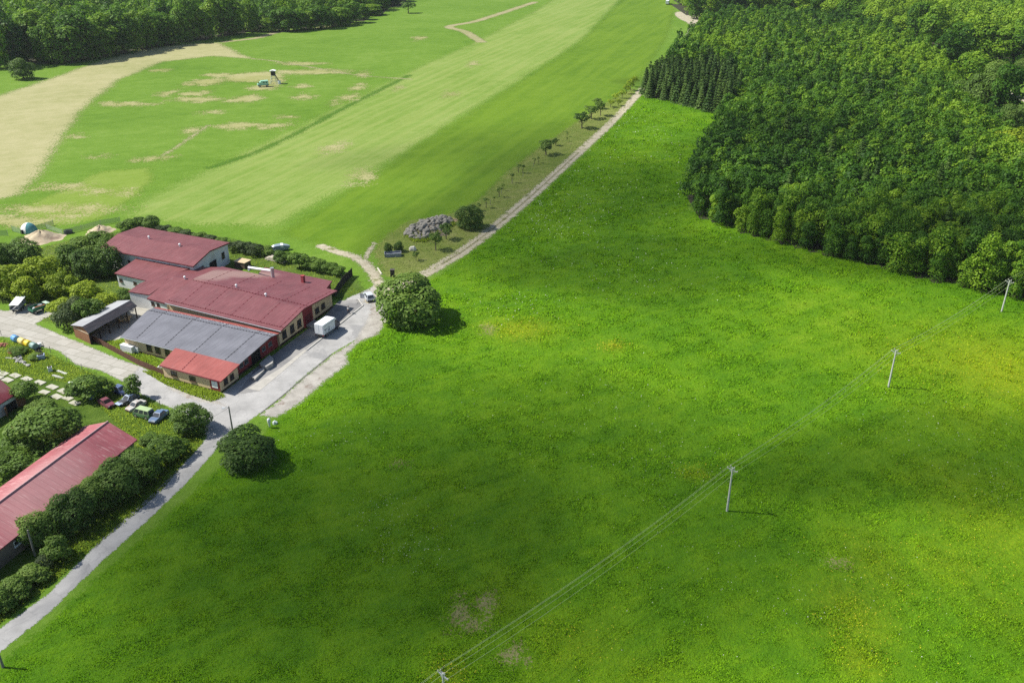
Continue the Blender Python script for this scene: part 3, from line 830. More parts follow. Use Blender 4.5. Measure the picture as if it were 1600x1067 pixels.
# around the car wrecks and the pink roofed barn
for a in [('hedge', 141, 620, 66, 44, 'bush', 'wide bright bush beside the dark blue wreck', 0), ('slim', 211, 622, 22, 42, 'tree', 'slender upright young tree beside the asphalt branch', 0), ('dark', 300, 672, 58, 52, 'tree', 'dark tree at the inner corner of the road fork', 1),
          ('big', 82, 698, 106, 84, 'tree', 'large round tree hiding the left slope of the pink roof', 2), ('bush', 40, 700, 60, 44, 'bush', 'bush under the large round tree near the white shed', 0), ('bush', 20, 738, 70, 50, 'bush', 'wide bush at the left edge beside the pink roof', 1), ('bush', 52, 742, 50, 36, 'bush', 'bush close against the pink roof edge', 2),
          ('bush', 264, 714, 56, 44, 'tree', 'bushy tree right below the blue parked wreck', 2), ('big', 222, 744, 66, 54, 'tree', 'leafy tree of the roadside row at the far roof corner', 1), ('dark', 188, 774, 70, 68, 'tree', 'tall dark tree in the middle of the roadside row', 0), ('big', 148, 790, 58, 56, 'tree', 'leafy tree leaning over the pink roof edge', 0),
          ('dark', 114, 822, 68, 68, 'tree', 'dark tree of the roadside row over the pink roof', 2), ('big', 62, 846, 56, 56, 'tree', 'mid green tree at the near end of the roadside row', 1), ('bush', 92, 872, 44, 42, 'bush', 'elder bush with white flower heads by the road', 0), ('grey', 70, 888, 30, 26, 'bush', 'brownish grey bush between elder and hedge', 2),
          ('hedge', 52, 906, 50, 34, 'bush', 'far end of the trimmed green hedge by the road', 0), ('hedge', 26, 928, 52, 38, 'bush', 'middle of the trimmed green hedge by the road', 0), ('hedge', -4, 952, 56, 42, 'bush', 'near end of the trimmed green hedge, at the picture edge', 0),
          ('bush', 40, 628, 44, 40, 'bush', 'dark bush behind the corner of the white shed', 1), ('bush', 66, 640, 40, 24, 'bush', 'low bush between concrete slabs and large tree', 2), ('bush', 56, 560, 22, 12, 'bush', 'low weeds clump beside the discarded washing machine', 0), ('bush', 28, 552, 28, 12, 'bush', 'low weeds clump beside the brick heap', 2),
          ('bush', 232, 690, 30, 14, 'bush', 'low nettles clump in front of the green minibus', 0), ('bush', 110, 615, 18, 18, 'bush', 'small yellow bush beside the white scrap', 0)]:
    k, x, y, w, h, nm, lb, v = a
    plant(k, x, y, w, h, nm, lb, nm, 'greenery round the pink barn', var=v)

# (plantation)
# ---------------- the plantation on the right
def in_forest(x, y):
    return bool(inside(np.array([x]), np.array([y]), forest_w)[0])


FV = []
for i in range(7):
    rng = np.random.default_rng(400 + i)
    R, H = rng.uniform(2.0, 2.8), rng.uniform(9.0, 13.0)
    V, Q, t = leaf_cloud(lobes_round(R, H * .94, H * .53, 16, rng, (.32, .60), .72, 6), 1900, .36, rng, .66)
    V[:, 2] = np.maximum(V[:, 2], .05)
    FV.append(np_mesh('plantation tree', V, Q, LEAF_FOREST, {'tint': t}))
SV = []
for i in range(4):
    rng = np.random.default_rng(430 + i)
    V, Q, t = conifer_cloud(rng.uniform(2.9, 3.4), rng.uniform(10, 13), 1900, .70, rng)
    SV.append(np_mesh('spruce', V, Q, NEEDLE, {'tint': t}))
FAR_D, FAR_S = [], []
for i in range(8):
    rng = np.random.default_rng(450 + i)
    R, H = rng.uniform(2.1, 2.9), rng.uniform(9.0, 13.0)
    L_ = lobes_round(R, H * .94, H * .53, 9, rng, (.36, .62), .70); L_ = L_[L_[:, 2] > H * .42]
    FAR_D.append(leaf_cloud(L_, 250 if i < 4 else 150, .62 if i < 4 else .85, rng, .72))
for i in range(3):
    rng = np.random.default_rng(470 + i)
    FAR_S.append(conifer_cloud(rng.uniform(2.8, 3.3), rng.uniform(10.5, 13), 380, 1.1, rng))

pts = []
y = forest_w[:, 1].min()
frng = np.random.default_rng(3)
while y < forest_w[:, 1].max():
    st = 3.5 if y < 420 else 4.2
    x = forest_w[:, 0].min()
    while x < forest_w[:, 0].max():
        jx, jy = x + frng.uniform(-1.5, 1.5), y + frng.uniform(-1.5, 1.5)
        if in_forest(jx, jy) and abs(jx / jy) < .72: pts.append((jx, jy))
        x += st
    y += st * .9
pts = np.array(pts)
block = np.array(px2w([(996, 150), (1075, 167), (1135, 183), (1165, 150), (1120, 118), (1020, 118)]))       # the spruce corner
_edge = seg_d(pts[:, 0], pts[:, 1], forest_w, True) > 22
is_spruce = inside(pts[:, 0], pts[:, 1], block) | _edge & (frng.random(len(pts)) < .03 + .07 * (np.sin(pts[:, 0] * .05 + 2) * np.sin(pts[:, 1] * .03) > .4))
sdist = np.hypot(pts[:, 0], pts[:, 1])
edge_d = seg_d(pts[:, 0], pts[:, 1], forest_w, True)
order = np.argsort(sdist)
n_d = n_s = 0
far_pts = []
front = np.array(px2w([(1068, 312), (1074, 335), (1120, 352), (1220, 382), (1330, 410), (1450, 440), (1600, 470), (1780, 508)]))
front_d = seg_d(pts[:, 0], pts[:, 1], front, False)
for i in order:
    x, y = pts[i]; sc = frng.uniform(.72, 1.28) * (.92 if edge_d[i] < 5 else 1.0); rz = frng.uniform(0, 6.28)
    if is_spruce[i] and n_s < 150 and (edge_d[i] < 30 or sdist[i] < 330):
        o = obj('spruce_tree', SV[i % 4]); n_s += 1
        if inside(pts[i:i + 1, 0], pts[i:i + 1, 1], block)[0]:
            tag(o, 'dark spruce in the spruce block at the plantation corner by the dirt road', 'tree', 'spruces of the corner block')
        else:
            tag(o, 'dark pointed spruce growing among the leafy plantation trees', 'tree', 'spruces among the plantation')
    elif not is_spruce[i] and n_d < 300:
        o = obj('plantation_tree', FV[i % 7]); n_d += 1
        if front_d[i] < 4.0: tag(o, 'leafy plantation tree in the front row facing the meadow', 'tree', 'front row of the plantation')
        else: tag(o, 'leafy plantation tree inside the dense canopy behind the front row', 'tree', 'trees inside the plantation')
    else:
        far_pts.append((x, y, sc, rz, is_spruce[i])); continue
    o.location = (x, y, 0); o.rotation_euler = (0, 0, rz); o.scale = (sc, sc, sc * frng.uniform(.9, 1.1))


def mass(name, items, protos, mat, label, rng, stand=None):
    Vs, Qs, Ts, off = [], [], [], 0
    for x, y, sc, rz, k in items:
        V, Q, t = protos[k]
        ca, sa = math.cos(rz) * sc, math.sin(rz) * sc
        W = np.stack([V[:, 0] * ca - V[:, 1] * sa + x, V[:, 0] * sa + V[:, 1] * ca + y, V[:, 2] * sc * rng.uniform(.88, 1.12)], 1)
        Vs.append(W); Qs.append(Q + off); Ts.append(np.clip(t + rng.normal() * .20 + (stand(x, y) if stand else 0), 0, 1)); off += len(V)
    me = np_mesh(name, np.concatenate(Vs), np.concatenate(Qs), mat, {'tint': np.concatenate(Ts)})
    return tag(obj(name, me), label, None, None, 'stuff')


BRIGHT = [(G(1330, 104), 150, 34), (G(1475, 135), 70, 30), (G(1500, 210), 90, 30), (G(1575, 265), 70, 36), (G(1130, 95), 60, 18)]  # brightest stands: sunlight put into the leaf tint, beside lighter species


def stand(x, y):
    """stands of lighter and darker kinds, plus sunlit patches put into the leaf tint"""
    v = .34 * (float(vnoise(np.array([x]), np.array([y]), 42.0, 9)[0]) - .55)
    for c, a, b in BRIGHT:
        k = mpp(c); v += .42 * math.exp(-((x - c.x) / (a * k)) ** 2 - ((y - c.y) / (b * k / (CAM_Z / math.hypot(c.y, CAM_Z)))) ** 2)
    return v


mass('plantation', [(a, b, c, d, int(frng.integers(0, 4)) + (4 if b > 430 else 0)) for a, b, c, d, s in far_pts if not s], FAR_D, LEAF_FOREST, 'rest of the dense leafy plantation behind the nearest trees', frng, stand)
mass('spruce_stand', [(a, b, c, d, int(frng.integers(0, 3))) for a, b, c, d, s in far_pts if s], FAR_S, NEEDLE, 'dark spruces scattered through the back of the plantation', frng)

# ---------------- tall woods beyond the fields
TALL = []
for i in range(8):
    rng = np.random.default_rng(500 + i)
    R, H = rng.uniform(4.2, 6.0), rng.uniform(17, 23)
    V, Q, t = leaf_cloud(lobes_round(R, H * .9, H * .55, 12, rng, (.42, .62), .64, 5), 480, 1.2, rng, .72)
    TALL.append((V, Q, t))


def wood(name, poly_px, step, label, mat, seed, maxd=1300, scale=1.0):
    w = np.array(px2w(poly_px)); rng = np.random.default_rng(seed); items = []
    yy = w[:, 1].min()
    while yy < min(w[:, 1].max(), maxd):
        s = step * (1 + max(0, yy - 600) / 1500)
        xx = w[:, 0].min()
        while xx < w[:, 0].max():
            a, b = xx + rng.uniform(-.4, .4) * s, yy + rng.uniform(-.4, .4) * s
            if abs(a / b) < .75 and inside(np.array([a]), np.array([b]), w)[0]:
                items.append((a, b, scale * rng.uniform(.65, 1.25), rng.uniform(0, 6.28), int(rng.integers(0, 8))))
            xx += s
        yy += s
    return mass(name, items, TALL, mat, label, rng)


left_front = [(4, 108), (18, 103), (30, 99), (46, 98), (60, 99), (76, 101), (92, 100), (110, 99), (124, 96), (138, 94), (152, 92), (166, 90), (180, 87), (196, 84), (212, 80), (228, 77), (246, 74), (264, 72), (282, 69), (300, 66), (318, 63), (336, 60), (354, 57), (372, 54), (390, 52)]
for i, (x, y) in enumerate(left_front):
    plant('tall' if random.random() < .45 else 'tallm', x + random.uniform(-5, 5), y - random.uniform(0, 3), 44 - i * .3 + random.uniform(-10, 8), 76 - i * .8 + random.uniform(-18, 12), 'woodland_tree', 'tall dark tree in the front row of the left wood by the hay strip', 'tree', 'front row of the left wood', var=i % 3)
right_far = [(420, 50), (436, 49), (452, 49), (470, 47), (486, 46), (502, 45), (520, 42), (536, 40), (552, 36), (568, 31), (584, 24), (598, 16), (612, 9), (626, 3)]
for i, (x, y) in enumerate(right_far):
    plant('tallm', x, y, 30 + random.uniform(-9, 8), 33 - i * .5 + random.uniform(-11, 9), 'woodland_tree', 'lower bushy tree along the far edge of the upper field', 'tree', 'far edge of the upper field', var=i % 3)
wood('left_woodland', [(-60, 104), (10, 96), (60, 92), (120, 90), (200, 77), (300, 60), (390, 46), (460, 42), (540, 34), (590, 20), (640, -8), (640, -70), (300, -75), (-60, -75)], 9.0, 'wooded land rising behind the left tree row', LEAF_FOREST, 21)
rp = [(1088, 30), (1108, 26), (1128, 24), (1148, 23), (1168, 22), (1190, 22), (1212, 23), (1234, 25), (1256, 28), (1278, 31), (1300, 34), (1322, 37), (1344, 41), (1366, 46), (1388, 51), (1410, 57), (1430, 64), (1450, 72), (1500, 92), (1520, 96), (1540, 98), (1560, 100), (1582, 102), (1602, 104)]
for i, (x, y) in enumerate(rp):
    plant('tall' if i % 4 else 'tallm', x, y, 32 + random.uniform(-4, 6) + (8 if x > 1420 else 0), 40 + random.uniform(-6, 8) + (26 if x > 1420 else 0), 'woodland_tree', 'tall dark forest tree in the row behind the plantation', 'tree', 'tall forest behind the plantation', var=i % 3)
wood('right_woodland', [(1072, 22), (1120, 14), (1240, 16), (1350, 32), (1430, 54), (1500, 82), (1640, 96), (1760, 96), (1760, -75), (1060, -75), (1060, 0)], 9.0, 'dark tall forest filling the upper right', LEAF_FOREST, 22)
for i, (k, x, y, w, h, lb, v) in enumerate([('tallm', 1478, 112, 46, 72, 'tall light tree rising from the plantation edge beside the dark gap', 0), ('tall', 1498, 106, 36, 66, 'tall dark tree right beside the dark gap in the forest', 1), ('tallm', 1512, 142, 46, 66, 'tall broad tree at the left of the clearing group', 2),
          ('big', 1536, 176, 60, 74, 'broad round tree in front of the clearing group', 0), ('tallm', 1566, 186, 48, 90, 'tallest light tree beside the footpath clearing', 1), ('big', 1552, 150, 44, 54, 'round tree at the back of the clearing group', 1),
          ('big', 1500, 168, 48, 44, 'round tree low in the clearing group', 2), ('dark', 1584, 196, 44, 36, 'dark bushy tree right of the tallest light tree', 0), ('bright', 1570, 244, 56, 44, 'bright thicket tree at the right picture edge', 0), ('bright', 1600, 236, 50, 44, 'bright thicket tree cut by the right picture edge', 1),
          ('dark', 1606, 290, 60, 60, 'dark tree cut by the right picture edge', 2), ('dark', 1596, 124, 34, 34, 'dark tree behind the footpath clearing', 1)]):
    plant(k, x, y, w, h, 'forest_tree', lb, 'tree', 'trees round the forest clearing', var=v)
bt = thing('birch_stem', 'bare white birch stem standing at the right forest clearing', 'tree', G(1592, 194))
s_ = mpp(bt.location)
MB().tube([(0, 0, 0), (.3, 0, 22 * s_), (1.0, .2, 52 * s_)], [.28, .2, .08], 6).build('trunk', BARK_PALE, bt)
MB().tube([(.3, 0, 22 * s_), (1.6, .3, 34 * s_)], [.1, .04], 5).tube([(.5, 0, 32 * s_), (-.8, .3, 42 * s_)], [.09, .03], 5).build('branch', BARK_PALE, bt)

# ------------------------------------------------------------------ buildings
WHITE = M('white render', (.66, .67, .68), .85, .06, .8, dirt=(.48, .47, .44), dirt_scale=.25)
TAN = M('tan render', (.62, .47, .29), .85, .06, .8, dirt=(.50, .38, .24), dirt_scale=.3)
WINE = M('wine red render', (.22, .03, .035), .8, .12, .8)
PLINTH = M('dark plinth', (.045, .022, .02), .85, .2, .8)
GLASS = M('dark window glass', (.03, .035, .04), .12, .1, .6, spec=.6)
FRAME = M('brown window frame', (.10, .06, .04), .6, .15)
BLACKISH = M('dark opening', (.012, .011, .011), .9, .1)
STEEL = M('galvanised steel', (.52, .53, .54), .35, .12, 2, metal=.6)
PALE_METAL = M('white painted metal', (.72, .74, .76), .45, .06, 2)
WOOD = M('brown boards', (.22, .105, .055), .85, .25, 3)
WOOD_DARK = M('dark boards', (.035, .028, .026), .9, .2, 3)
WOOD_PALE = M('pale planks', (.50, .43, .32), .9, .2, 3)
WOOD_GREY = M('weathered wood', (.26, .24, .21), .95, .25, 3)
FASCIA = M('dark red fascia', (.12, .014, .022), .6, .1)
CONCRETE = M('grey concrete', (.33, .32, .30), .92, .18, 1.2)
AX = math.radians(-25)
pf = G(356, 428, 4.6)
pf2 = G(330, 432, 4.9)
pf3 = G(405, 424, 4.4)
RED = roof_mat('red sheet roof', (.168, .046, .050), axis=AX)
RED_HALL = roof_mat('red hall roof', (.160, .046, .052), axis=AX, faded_or_sheen=[(pf.x, pf.y, 11.5, 3.2), (pf2.x, pf2.y, 5.5, 4.2), (pf3.x, pf3.y, 5, 2.4)], pale=(.34, .235, .20), fade_sheen_amt=.6)  # pale patches on this roof: sky reflection painted into the colour
RED_NEW = roof_mat('bright red roof', (.29, .072, .060), axis=AX)
GREY_ROOF = roof_mat('grey violet roof', (.145, .147, .170), axis=AX, pale=(.24, .24, .27), wear=.25)
DARK_ROOF = roof_mat('dark seam roof', (.052, .048, .054), axis=AX)
pb = G(70, 770, 4)
PINK = roof_mat('pink worn roof', (.33, .092, .105), axis=math.radians(70), faded_or_sheen=[(pb.x, pb.y, 6, 12)], pale=(.52, .30, .29), fade_sheen_amt=.5, wear=.75)
ZINC = roof_mat('zinc roof', (.36, .37, .39), axis=math.radians(65), rough=.45)


class Gable:
    """corner pixels FL FR BR BL on the eaves; ridge at fraction rL (left end) / rR (right end) from front to back"""
    def __init__(s, FL, FR, BR, BL, zF, zB=None, rL=.5, rR=None, rise=1.0, over=(.6, .6, .6, .6), thick=.22, world=False):
        zB = zF if zB is None else zB
        g = (lambda p, z: Vector((p[0], p[1], z))) if world else (lambda p, z: G(p[0], p[1], z))
        s.c = [g(FL, zF), g(FR, zF), g(BR, zB), g(BL, zB)]
        s.zF, s.zB, s.rL, s.rR, s.rise, s.t = zF, zB, rL, rL if rR is None else rR, rise, thick
        s.Lu = ((s.c[1] - s.c[0]).length + (s.c[2] - s.c[3]).length) / 2
        s.Lv = ((s.c[3] - s.c[0]).length + (s.c[2] - s.c[1]).length) / 2
        s.u0, s.u1 = over[3] / s.Lu, 1 - over[1] / s.Lu
        s.v0, s.v1 = over[0] / s.Lv, 1 - over[2] / s.Lv

    def r(s, u): return s.rL + (s.rR - s.rL) * u

    def S(s, u, v):
        a = s.c[0].lerp(s.c[1], u); b = s.c[3].lerp(s.c[2], u)
        p = a.lerp(b, v); r = s.r(u)
        zr = s.zF + (s.zB - s.zF) * r + s.rise
        p.z = s.zF + (zr - s.zF) * v / r if v <= r else zr + (s.zB - zr) * (v - r) / (1 - r)
        return p

    def find(s, px, py):
        z = s.zF + s.rise * .6
        for _ in range(6):
            p = G(px, py, z)
            best = min(((s.S(i / 40, j / 40) - p).to_2d().length, s.S(i / 40, j / 40).z) for i in range(41) for j in range(41))
            z = best[1]
        p.z = z
        return p

    def roof(s, name, mat, parent, fascia, v_split=None):
        m = MB(); vs = sorted({0.0, 1.0}); nu = 6
        for half in (0, 1):
            for k in range(nu):
                u0, u1 = k / nu, (k + 1) / nu
                def q(u, h): return s.S(u, 0 if (half, h) == (0, 0) else (s.r(u) if (half, h) in ((0, 1), (1, 0)) else 1))
                m.add([q(u0, 0), q(u1, 0), q(u1, 1), q(u0, 1)], [(0, 1, 2, 3)], 0)
        d = Vector((0, 0, s.t))
        rim = [s.S(0, 0), s.S(1, 0), s.S(1, s.rR), s.S(1, 1), s.S(0, 1), s.S(0, s.rL)]
        for i in range(6):
            a, b = rim[i], rim[(i + 1) % 6]
            m.add([a - d, b - d, b, a], [(0, 1, 2, 3)], 1)
        m.add([rim[0] - d, rim[1] - d, rim[2] - d, rim[5] - d], [(3, 2, 1, 0)], 1)
        m.add([rim[5] - d, rim[2] - d, rim[3] - d, rim[4] - d], [(3, 2, 1, 0)], 1)
        return m.build(name, [mat, fascia], parent)

    def W(s, u, v, z=None):
        p = s.S(s.u0 + (s.u1 - s.u0) * u, s.v0 + (s.v1 - s.v0) * v)
        p.z = p.z - s.t - .01 if z is None else z
        return p

    def side(s, which, t, z=None):
        return {'front': lambda: s.W(t, 0, z), 'right': lambda: s.W(1, t, z), 'back': lambda: s.W(1 - t, 1, z), 'left': lambda: s.W(0, 1 - t, z)}[which]()

    def frame(s, which, t):
        a, b = s.side(which, max(0, t - .02), 0), s.side(which, min(1, t + .02), 0)
        d = (b - a).normalized()
        return d, Vector((d.y, -d.x, 0))

    def t_at(s, which, px):
        """fraction along a wall seen at pixel column px"""
        best = None
        for i in range(201):
            p = s.side(which, i / 200, 1.2)
            f = p.y * CT + (CAM_Z - 1.2) * ST
            e = abs(800 + F_PX * p.x / f - px)
            if best is None or e < best[0]: best = (e, i / 200)
        return best[1]

    def walls(s, name, mat, parent, skip=(), z0=-.3):
        m = MB()
        for w in ('front', 'right', 'back', 'left'):
            if w in skip: continue
            ts = [0, 1]
            if w == 'right': ts = [0, (s.rR - s.v0) / (s.v1 - s.v0), 1]
            if w == 'left': ts = [0, 1 - (s.rL - s.v0) / (s.v1 - s.v0), 1]
            for a, b in zip(ts[:-1], ts[1:]):
                if not (0 <= a < b <= 1.0001): continue
                m.add([s.side(w, a, z0), s.side(w, b, z0), s.side(w, b), s.side(w, a)], [(0, 1, 2, 3)])
        return m.build(name, mat, parent)

    def panel(s, name, mat, parent, w, t0, t1, z0, z1, proud=.03, back=.02):
        m = MB()
        a, b = s.side(w, t0, 0), s.side(w, t1, 0)
        d, n = s.frame(w, (t0 + t1) / 2)
        za = s.side(w, t0).z if z1 is None else z1
        zb = s.side(w, t1).z if z1 is None else z1
        P = [a - n * back, b - n * back, b + n * proud, a + n * proud]
        vs = [Vector((p.x, p.y, z0)) for p in P] + [Vector((p.x, p.y, z)) for p, z in zip(P, (za, zb, zb, za))]
        m.add(vs, [(3, 2, 1, 0), (4, 5, 6, 7), (0, 1, 5, 4), (1, 2, 6, 5), (2, 3, 7, 6), (3, 0, 4, 7)])
        return m.build(name, mat, parent)

    def window(s, parent, w, t, z, wid, hei, proud=.05, mat=None, pane=None, name='window'):
        d, n = s.frame(w, t); c = s.side(w, t, z) + n * proud
        rz = math.atan2(d.y, d.x); m = MB()
        fw = .09
        for sx in (-1, 1): m.box(c + d * sx * (wid / 2 - fw / 2), (fw, .1, hei), rz)
        for sz in (-1, 1): m.box(c + Vector((0, 0, sz * (hei / 2 - fw / 2))), (wid - 2 * fw, .1, fw), rz)
        if name == 'window':
            m.box(c, (.06, .09, hei - 2 * fw), rz)
            m.box(c + Vector((0, 0, -hei / 2 - .05)) + n * .06, (wid + .2, .2, .06), rz)
        o = m.build(name, mat or FRAME, parent)
        MB().box(c - n * .03, (wid - 2 * fw, .04, hei - 2 * fw), rz).build('pane' if name == 'window' else 'leaf', pane or GLASS, o)
        return o


def roof_vent(p, parent, r=.28, name='roof_vent'):
    m = MB()
    m.tube([p - Vector((0, 0, .3)), p + Vector((0, 0, .45))], r * .6, 10)
    m.tube([p + Vector((0, 0, .45)), p + Vector((0, 0, .6)), p + Vector((0, 0, .8))], [r, r * 1.1, r * .35], 10)
    return m.build(name, PALE_METAL, parent, smooth=False)


def gutter(g, parent, v, mat):
    m = MB(); a, b = g.S(0, v), g.S(1, v); o = (g.S(.5, v) - g.S(.5, .5)); o.z = 0; o.normalize()
    pts = [a.lerp(b, i / 6) + o * .09 - Vector((0, 0, .1)) for i in range(7)]
    m.tube(pts, .08, 6)
    return m.build('gutter', mat, parent)


def snow_guards(g, parent, v, n, mat):
    m = MB(); vs, fs = [], []
    w = (g.S(.5, min(1, v + .01)) - g.S(.5, max(0, v - .01))); w.z = 0; w = w.normalized() * .05
    for i in range(n):
        for a, h in ((.30, .03), (.34, .15), (.66, .15), (.70, .03)):
            p = g.S((i + a) / n, v)
            vs += [p - w - Vector((0, 0, .03)), p + w - Vector((0, 0, .03)), p + w + Vector((0, 0, h)), p - w + Vector((0, 0, h))]
    for i in range(4 * n - 1):
        for k in range(4): fs.append((i * 4 + k, i * 4 + (k + 1) % 4, i * 4 + 4 + (k + 1) % 4, i * 4 + 4 + k))
    return m.add(vs, fs).build('snow_guard', mat, parent)


def seam_dots(g, parent, us, mat, n=14):
    """a thin batten down the slope with raised fixings, one part per line"""
    for u in us:
        m = MB(); vs, fs = [], []
        w = g.S(min(1, u + .01), .5) - g.S(max(0, u - .01), .5); w.z = 0; w = w.normalized() * .06
        for i in range(n):
            for a, h in ((.40, .012), (.43, .10), (.57, .10), (.60, .012)):
                p = g.S(u, .03 + .93 * (i + a) / n)
                vs += [p - w - Vector((0, 0, .04)), p + w - Vector((0, 0, .04)), p + w + Vector((0, 0, h)), p - w + Vector((0, 0, h))]
        for i in range(4 * n - 1):
            for k in range(4): fs.append((i * 4 + k, i * 4 + (k + 1) % 4, i * 4 + 4 + (k + 1) % 4, i * 4 + 4 + k))
        m.add(vs, fs).build('roof_fixing', mat, parent)


def home(p):
    return (p.x, p.y, 0)


# meshes below are in world coordinates; each building root sits at its base and its parts keep their place
def rooted(name, label, cat, p, group=None):
    return thing(name, label, cat, (0, 0, 0), 0, group)


# white barn at the back
A = Gable((155, 388), (302, 416), (359, 379), (217.5, 354), 5.4, rL=.46, rise=1.1, over=(.5, .5, .5, .5), thick=.3)
bA = rooted('barn', 'long white barn with red roof at the back of the farm complex', 'building', A.S(.5, .5))
A.walls('wall', WHITE, bA); rf = A.roof('roof', RED, bA, FASCIA)
roof_vent(A.find(233, 373), rf); roof_vent(A.find(281, 385), rf); gutter(A, rf, 0, FASCIA)
t = A.t_at('right', 334); A.window(bA, 'right', t, 1.7, 3.0, 3.2, name='door', mat=WOOD_DARK, pane=BLACKISH)
A.window(bA, 'right', A.t_at('right', 350), 3.0, 1.3, 1.6)
for x in (184, 204, 190): A.window(bA, 'front', A.t_at('front', x), 3.0, .9, .7)
A.window(bA, 'right', A.t_at('right', 318), 3.2, 1.1, 1.2)

# white annex in front of the barn
B = Gable((178.5, 427), (236, 440), (300, 419), (214, 404), 3.6, 4.3, rL=.97, rise=.1, over=(.4, .4, .3, .4))
bB = rooted('annex', 'low white annex with two red roofs between barn and workshop', 'building', B.S(.5, .5))
B.walls('wall', WHITE, bB); B.roof('roof', RED, bB, FASCIA)
Cc = Gable((200, 455.5), (233, 460.5), (296, 420), (232, 437.5), 3.8, 4.1, rL=.6, rise=.35, over=(.15, .3, .3, .3))
Cc.walls('wall', WHITE, bB, z0=-1.2); Cc.roof('roof', RED, bB, FASCIA)
for x in (190, 212, 226): B.window(bB, 'front', B.t_at('front', x), 1.9, 1.0, .8)

# workshop hall
E_ = Gable((258, 473), (439, 517), (527, 454), (346.5, 416.5), 4.2, rL=.52, rR=.40, rise=1.3, over=(.7, 1.3, .6, .4), thick=.26)
D_ = Gable((229.5, 466), (259, 474), (347, 417.5), (304, 417), 3.75, rL=.52, rise=1.1, over=(.3, .1, .3, .3), thick=.3)
F_ = Gable((400, 432), (509, 452), (519, 439), (413.5, 417.5), 3.6, 3.2, rL=.4, rise=.05, over=(.1, .4, .4, .4), thick=.25)
bE = rooted('workshop', 'large red roofed workshop hall facing the asphalt yard', 'building', E_.S(.5, .5))
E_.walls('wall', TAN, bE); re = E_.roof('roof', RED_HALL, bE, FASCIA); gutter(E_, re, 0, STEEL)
seam_dots(E_, re, (.12, .33, .56, .80, .97), FASCIA); snow_guards(E_, re, .05, 46, FASCIA); snow_guards(E_, re, .47, 40, FASCIA)
D_.walls('wall', WHITE, bE, z0=-1.2); rd = D_.roof('roof', RED, bE, FASCIA)
D_.window(bE, 'front', D_.t_at('front', 240.7), 2.6, .9, .9); D_.window(bE, 'front', D_.t_at('front', 249), 2.6, .8, .8)
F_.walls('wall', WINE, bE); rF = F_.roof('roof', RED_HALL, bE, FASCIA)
roof_vent(D_.find(289, 436), rd)
for x, y in ((369.5, 449), (415.5, 463)): roof_vent(E_.find(x, y), re)
t475, t490 = E_.t_at('right', 474), E_.t_at('right', 489)
E_.panel('wall', WINE, bE, 'right', t475, t490, 0, None, .05)
E_.window(bE, 'right', (t475 + t490) / 2, 1.3, 2.4, 2.5, name='door', proud=.1, mat=FASCIA, pane=M('wine door', (.10, .012, .016), .6))
for x in (444.6, 457, 468): E_.window(bE, 'right', E_.t_at('right', x), 2.0, 1.5, 1.8)
for x in (495.5, 505): E_.window(bE, 'right', E_.t_at('right', x), 2.0, 1.5, 1.3)
E_.panel('plinth', PLINTH, bE, 'right', 0, 1, -.1, .45, .04)
p = E_.find(426.5, 433)
MB().tube([p - Vector((0, 0, .3)), p + Vector((0, 0, 2.3))], .42, 14).tube([p + Vector((0, 0, 2.3)), p + Vector((0, 0, 2.36))], .46, 14).build('chimney', STEEL, re)
q = E_.find(389, 421) + Vector((0, 0, .5))
MB().tube([q - Vector((0, 0, .7)), q, q.lerp(p + Vector((0, 0, 1.6)), .95)], .3, 10).build('duct', PALE_METAL, re)
p = F_.find(474, 441)
MB().box(p + Vector((0, 0, .6)), (.7, .7, 2.0), AX).box(p + Vector((0, 0, 1.66)), (.84, .84, .12), AX).build('chimney', M('red brick', (.30, .05, .06), .9, .25, 6), rF)

# grey roofed wing
Gg = Gable((188, 525.6), (371, 571.5), (440, 519.6), (244, 479.7), 3.2, 3.4, rL=.76, rise=.8, over=(.6, 1.2, .1, .5), thick=.2)
bG = rooted('wing', 'grey roofed wing along the front of the workshop', 'building', Gg.S(.5, .5))
Gg.walls('wall', TAN, bG); rg = Gg.roof('roof', GREY_ROOF, bG, M('grey fascia', (.09, .08, .085), .6))
m = MB()
n = 8
for k in range(n):
    a, b = k / n, (k + 1) / n
    lo = lambda u: Gg.S(u, .93 - .035 * u) + Vector((0, 0, .012)); hi = lambda u: Gg.S(u, .995) + Vector((0, 0, .012))
    m.add([lo(a), lo(b), hi(b), hi(a)], [(0, 1, 2, 3)])
m.build('roof_strip', RED_NEW, rg); gutter(Gg, rg, 0, STEEL)
seam_dots(Gg, rg, (.13, .38, .62, .88), M('roof screws', (.04, .04, .045), .6)); snow_guards(Gg, rg, .77, 44, M('grey guards', (.05, .05, .055), .6))
t1, t2 = Gg.t_at('right', 393), Gg.t_at('right', 407)
Gg.panel('wall', WINE, bG, 'right', 0, t1, 0, None, .04); Gg.panel('wall', WINE, bG, 'right', t2, .995, 0, None, .04)
Gg.panel('door', BLACKISH, bG, 'right', t1, t2, 0, 2.9, .02)
for x in (377, 385, 412, 422): Gg.window(bG, 'right', Gg.t_at('right', x), 1.9, 1.2, .9, proud=.09, mat=M('grey frame', (.2, .2, .2), .6))
for x in (234, 247, 262.7): Gg.window(bG, 'front', Gg.t_at('front', x), 1.75, 1.3, 1.5)
Gg.panel('plinth', PLINTH, bG, 'front', 0, 1, -.1, .35, .04); Gg.panel('plinth', PLINTH, bG, 'right', 0, t1, -.1, .45, .07)

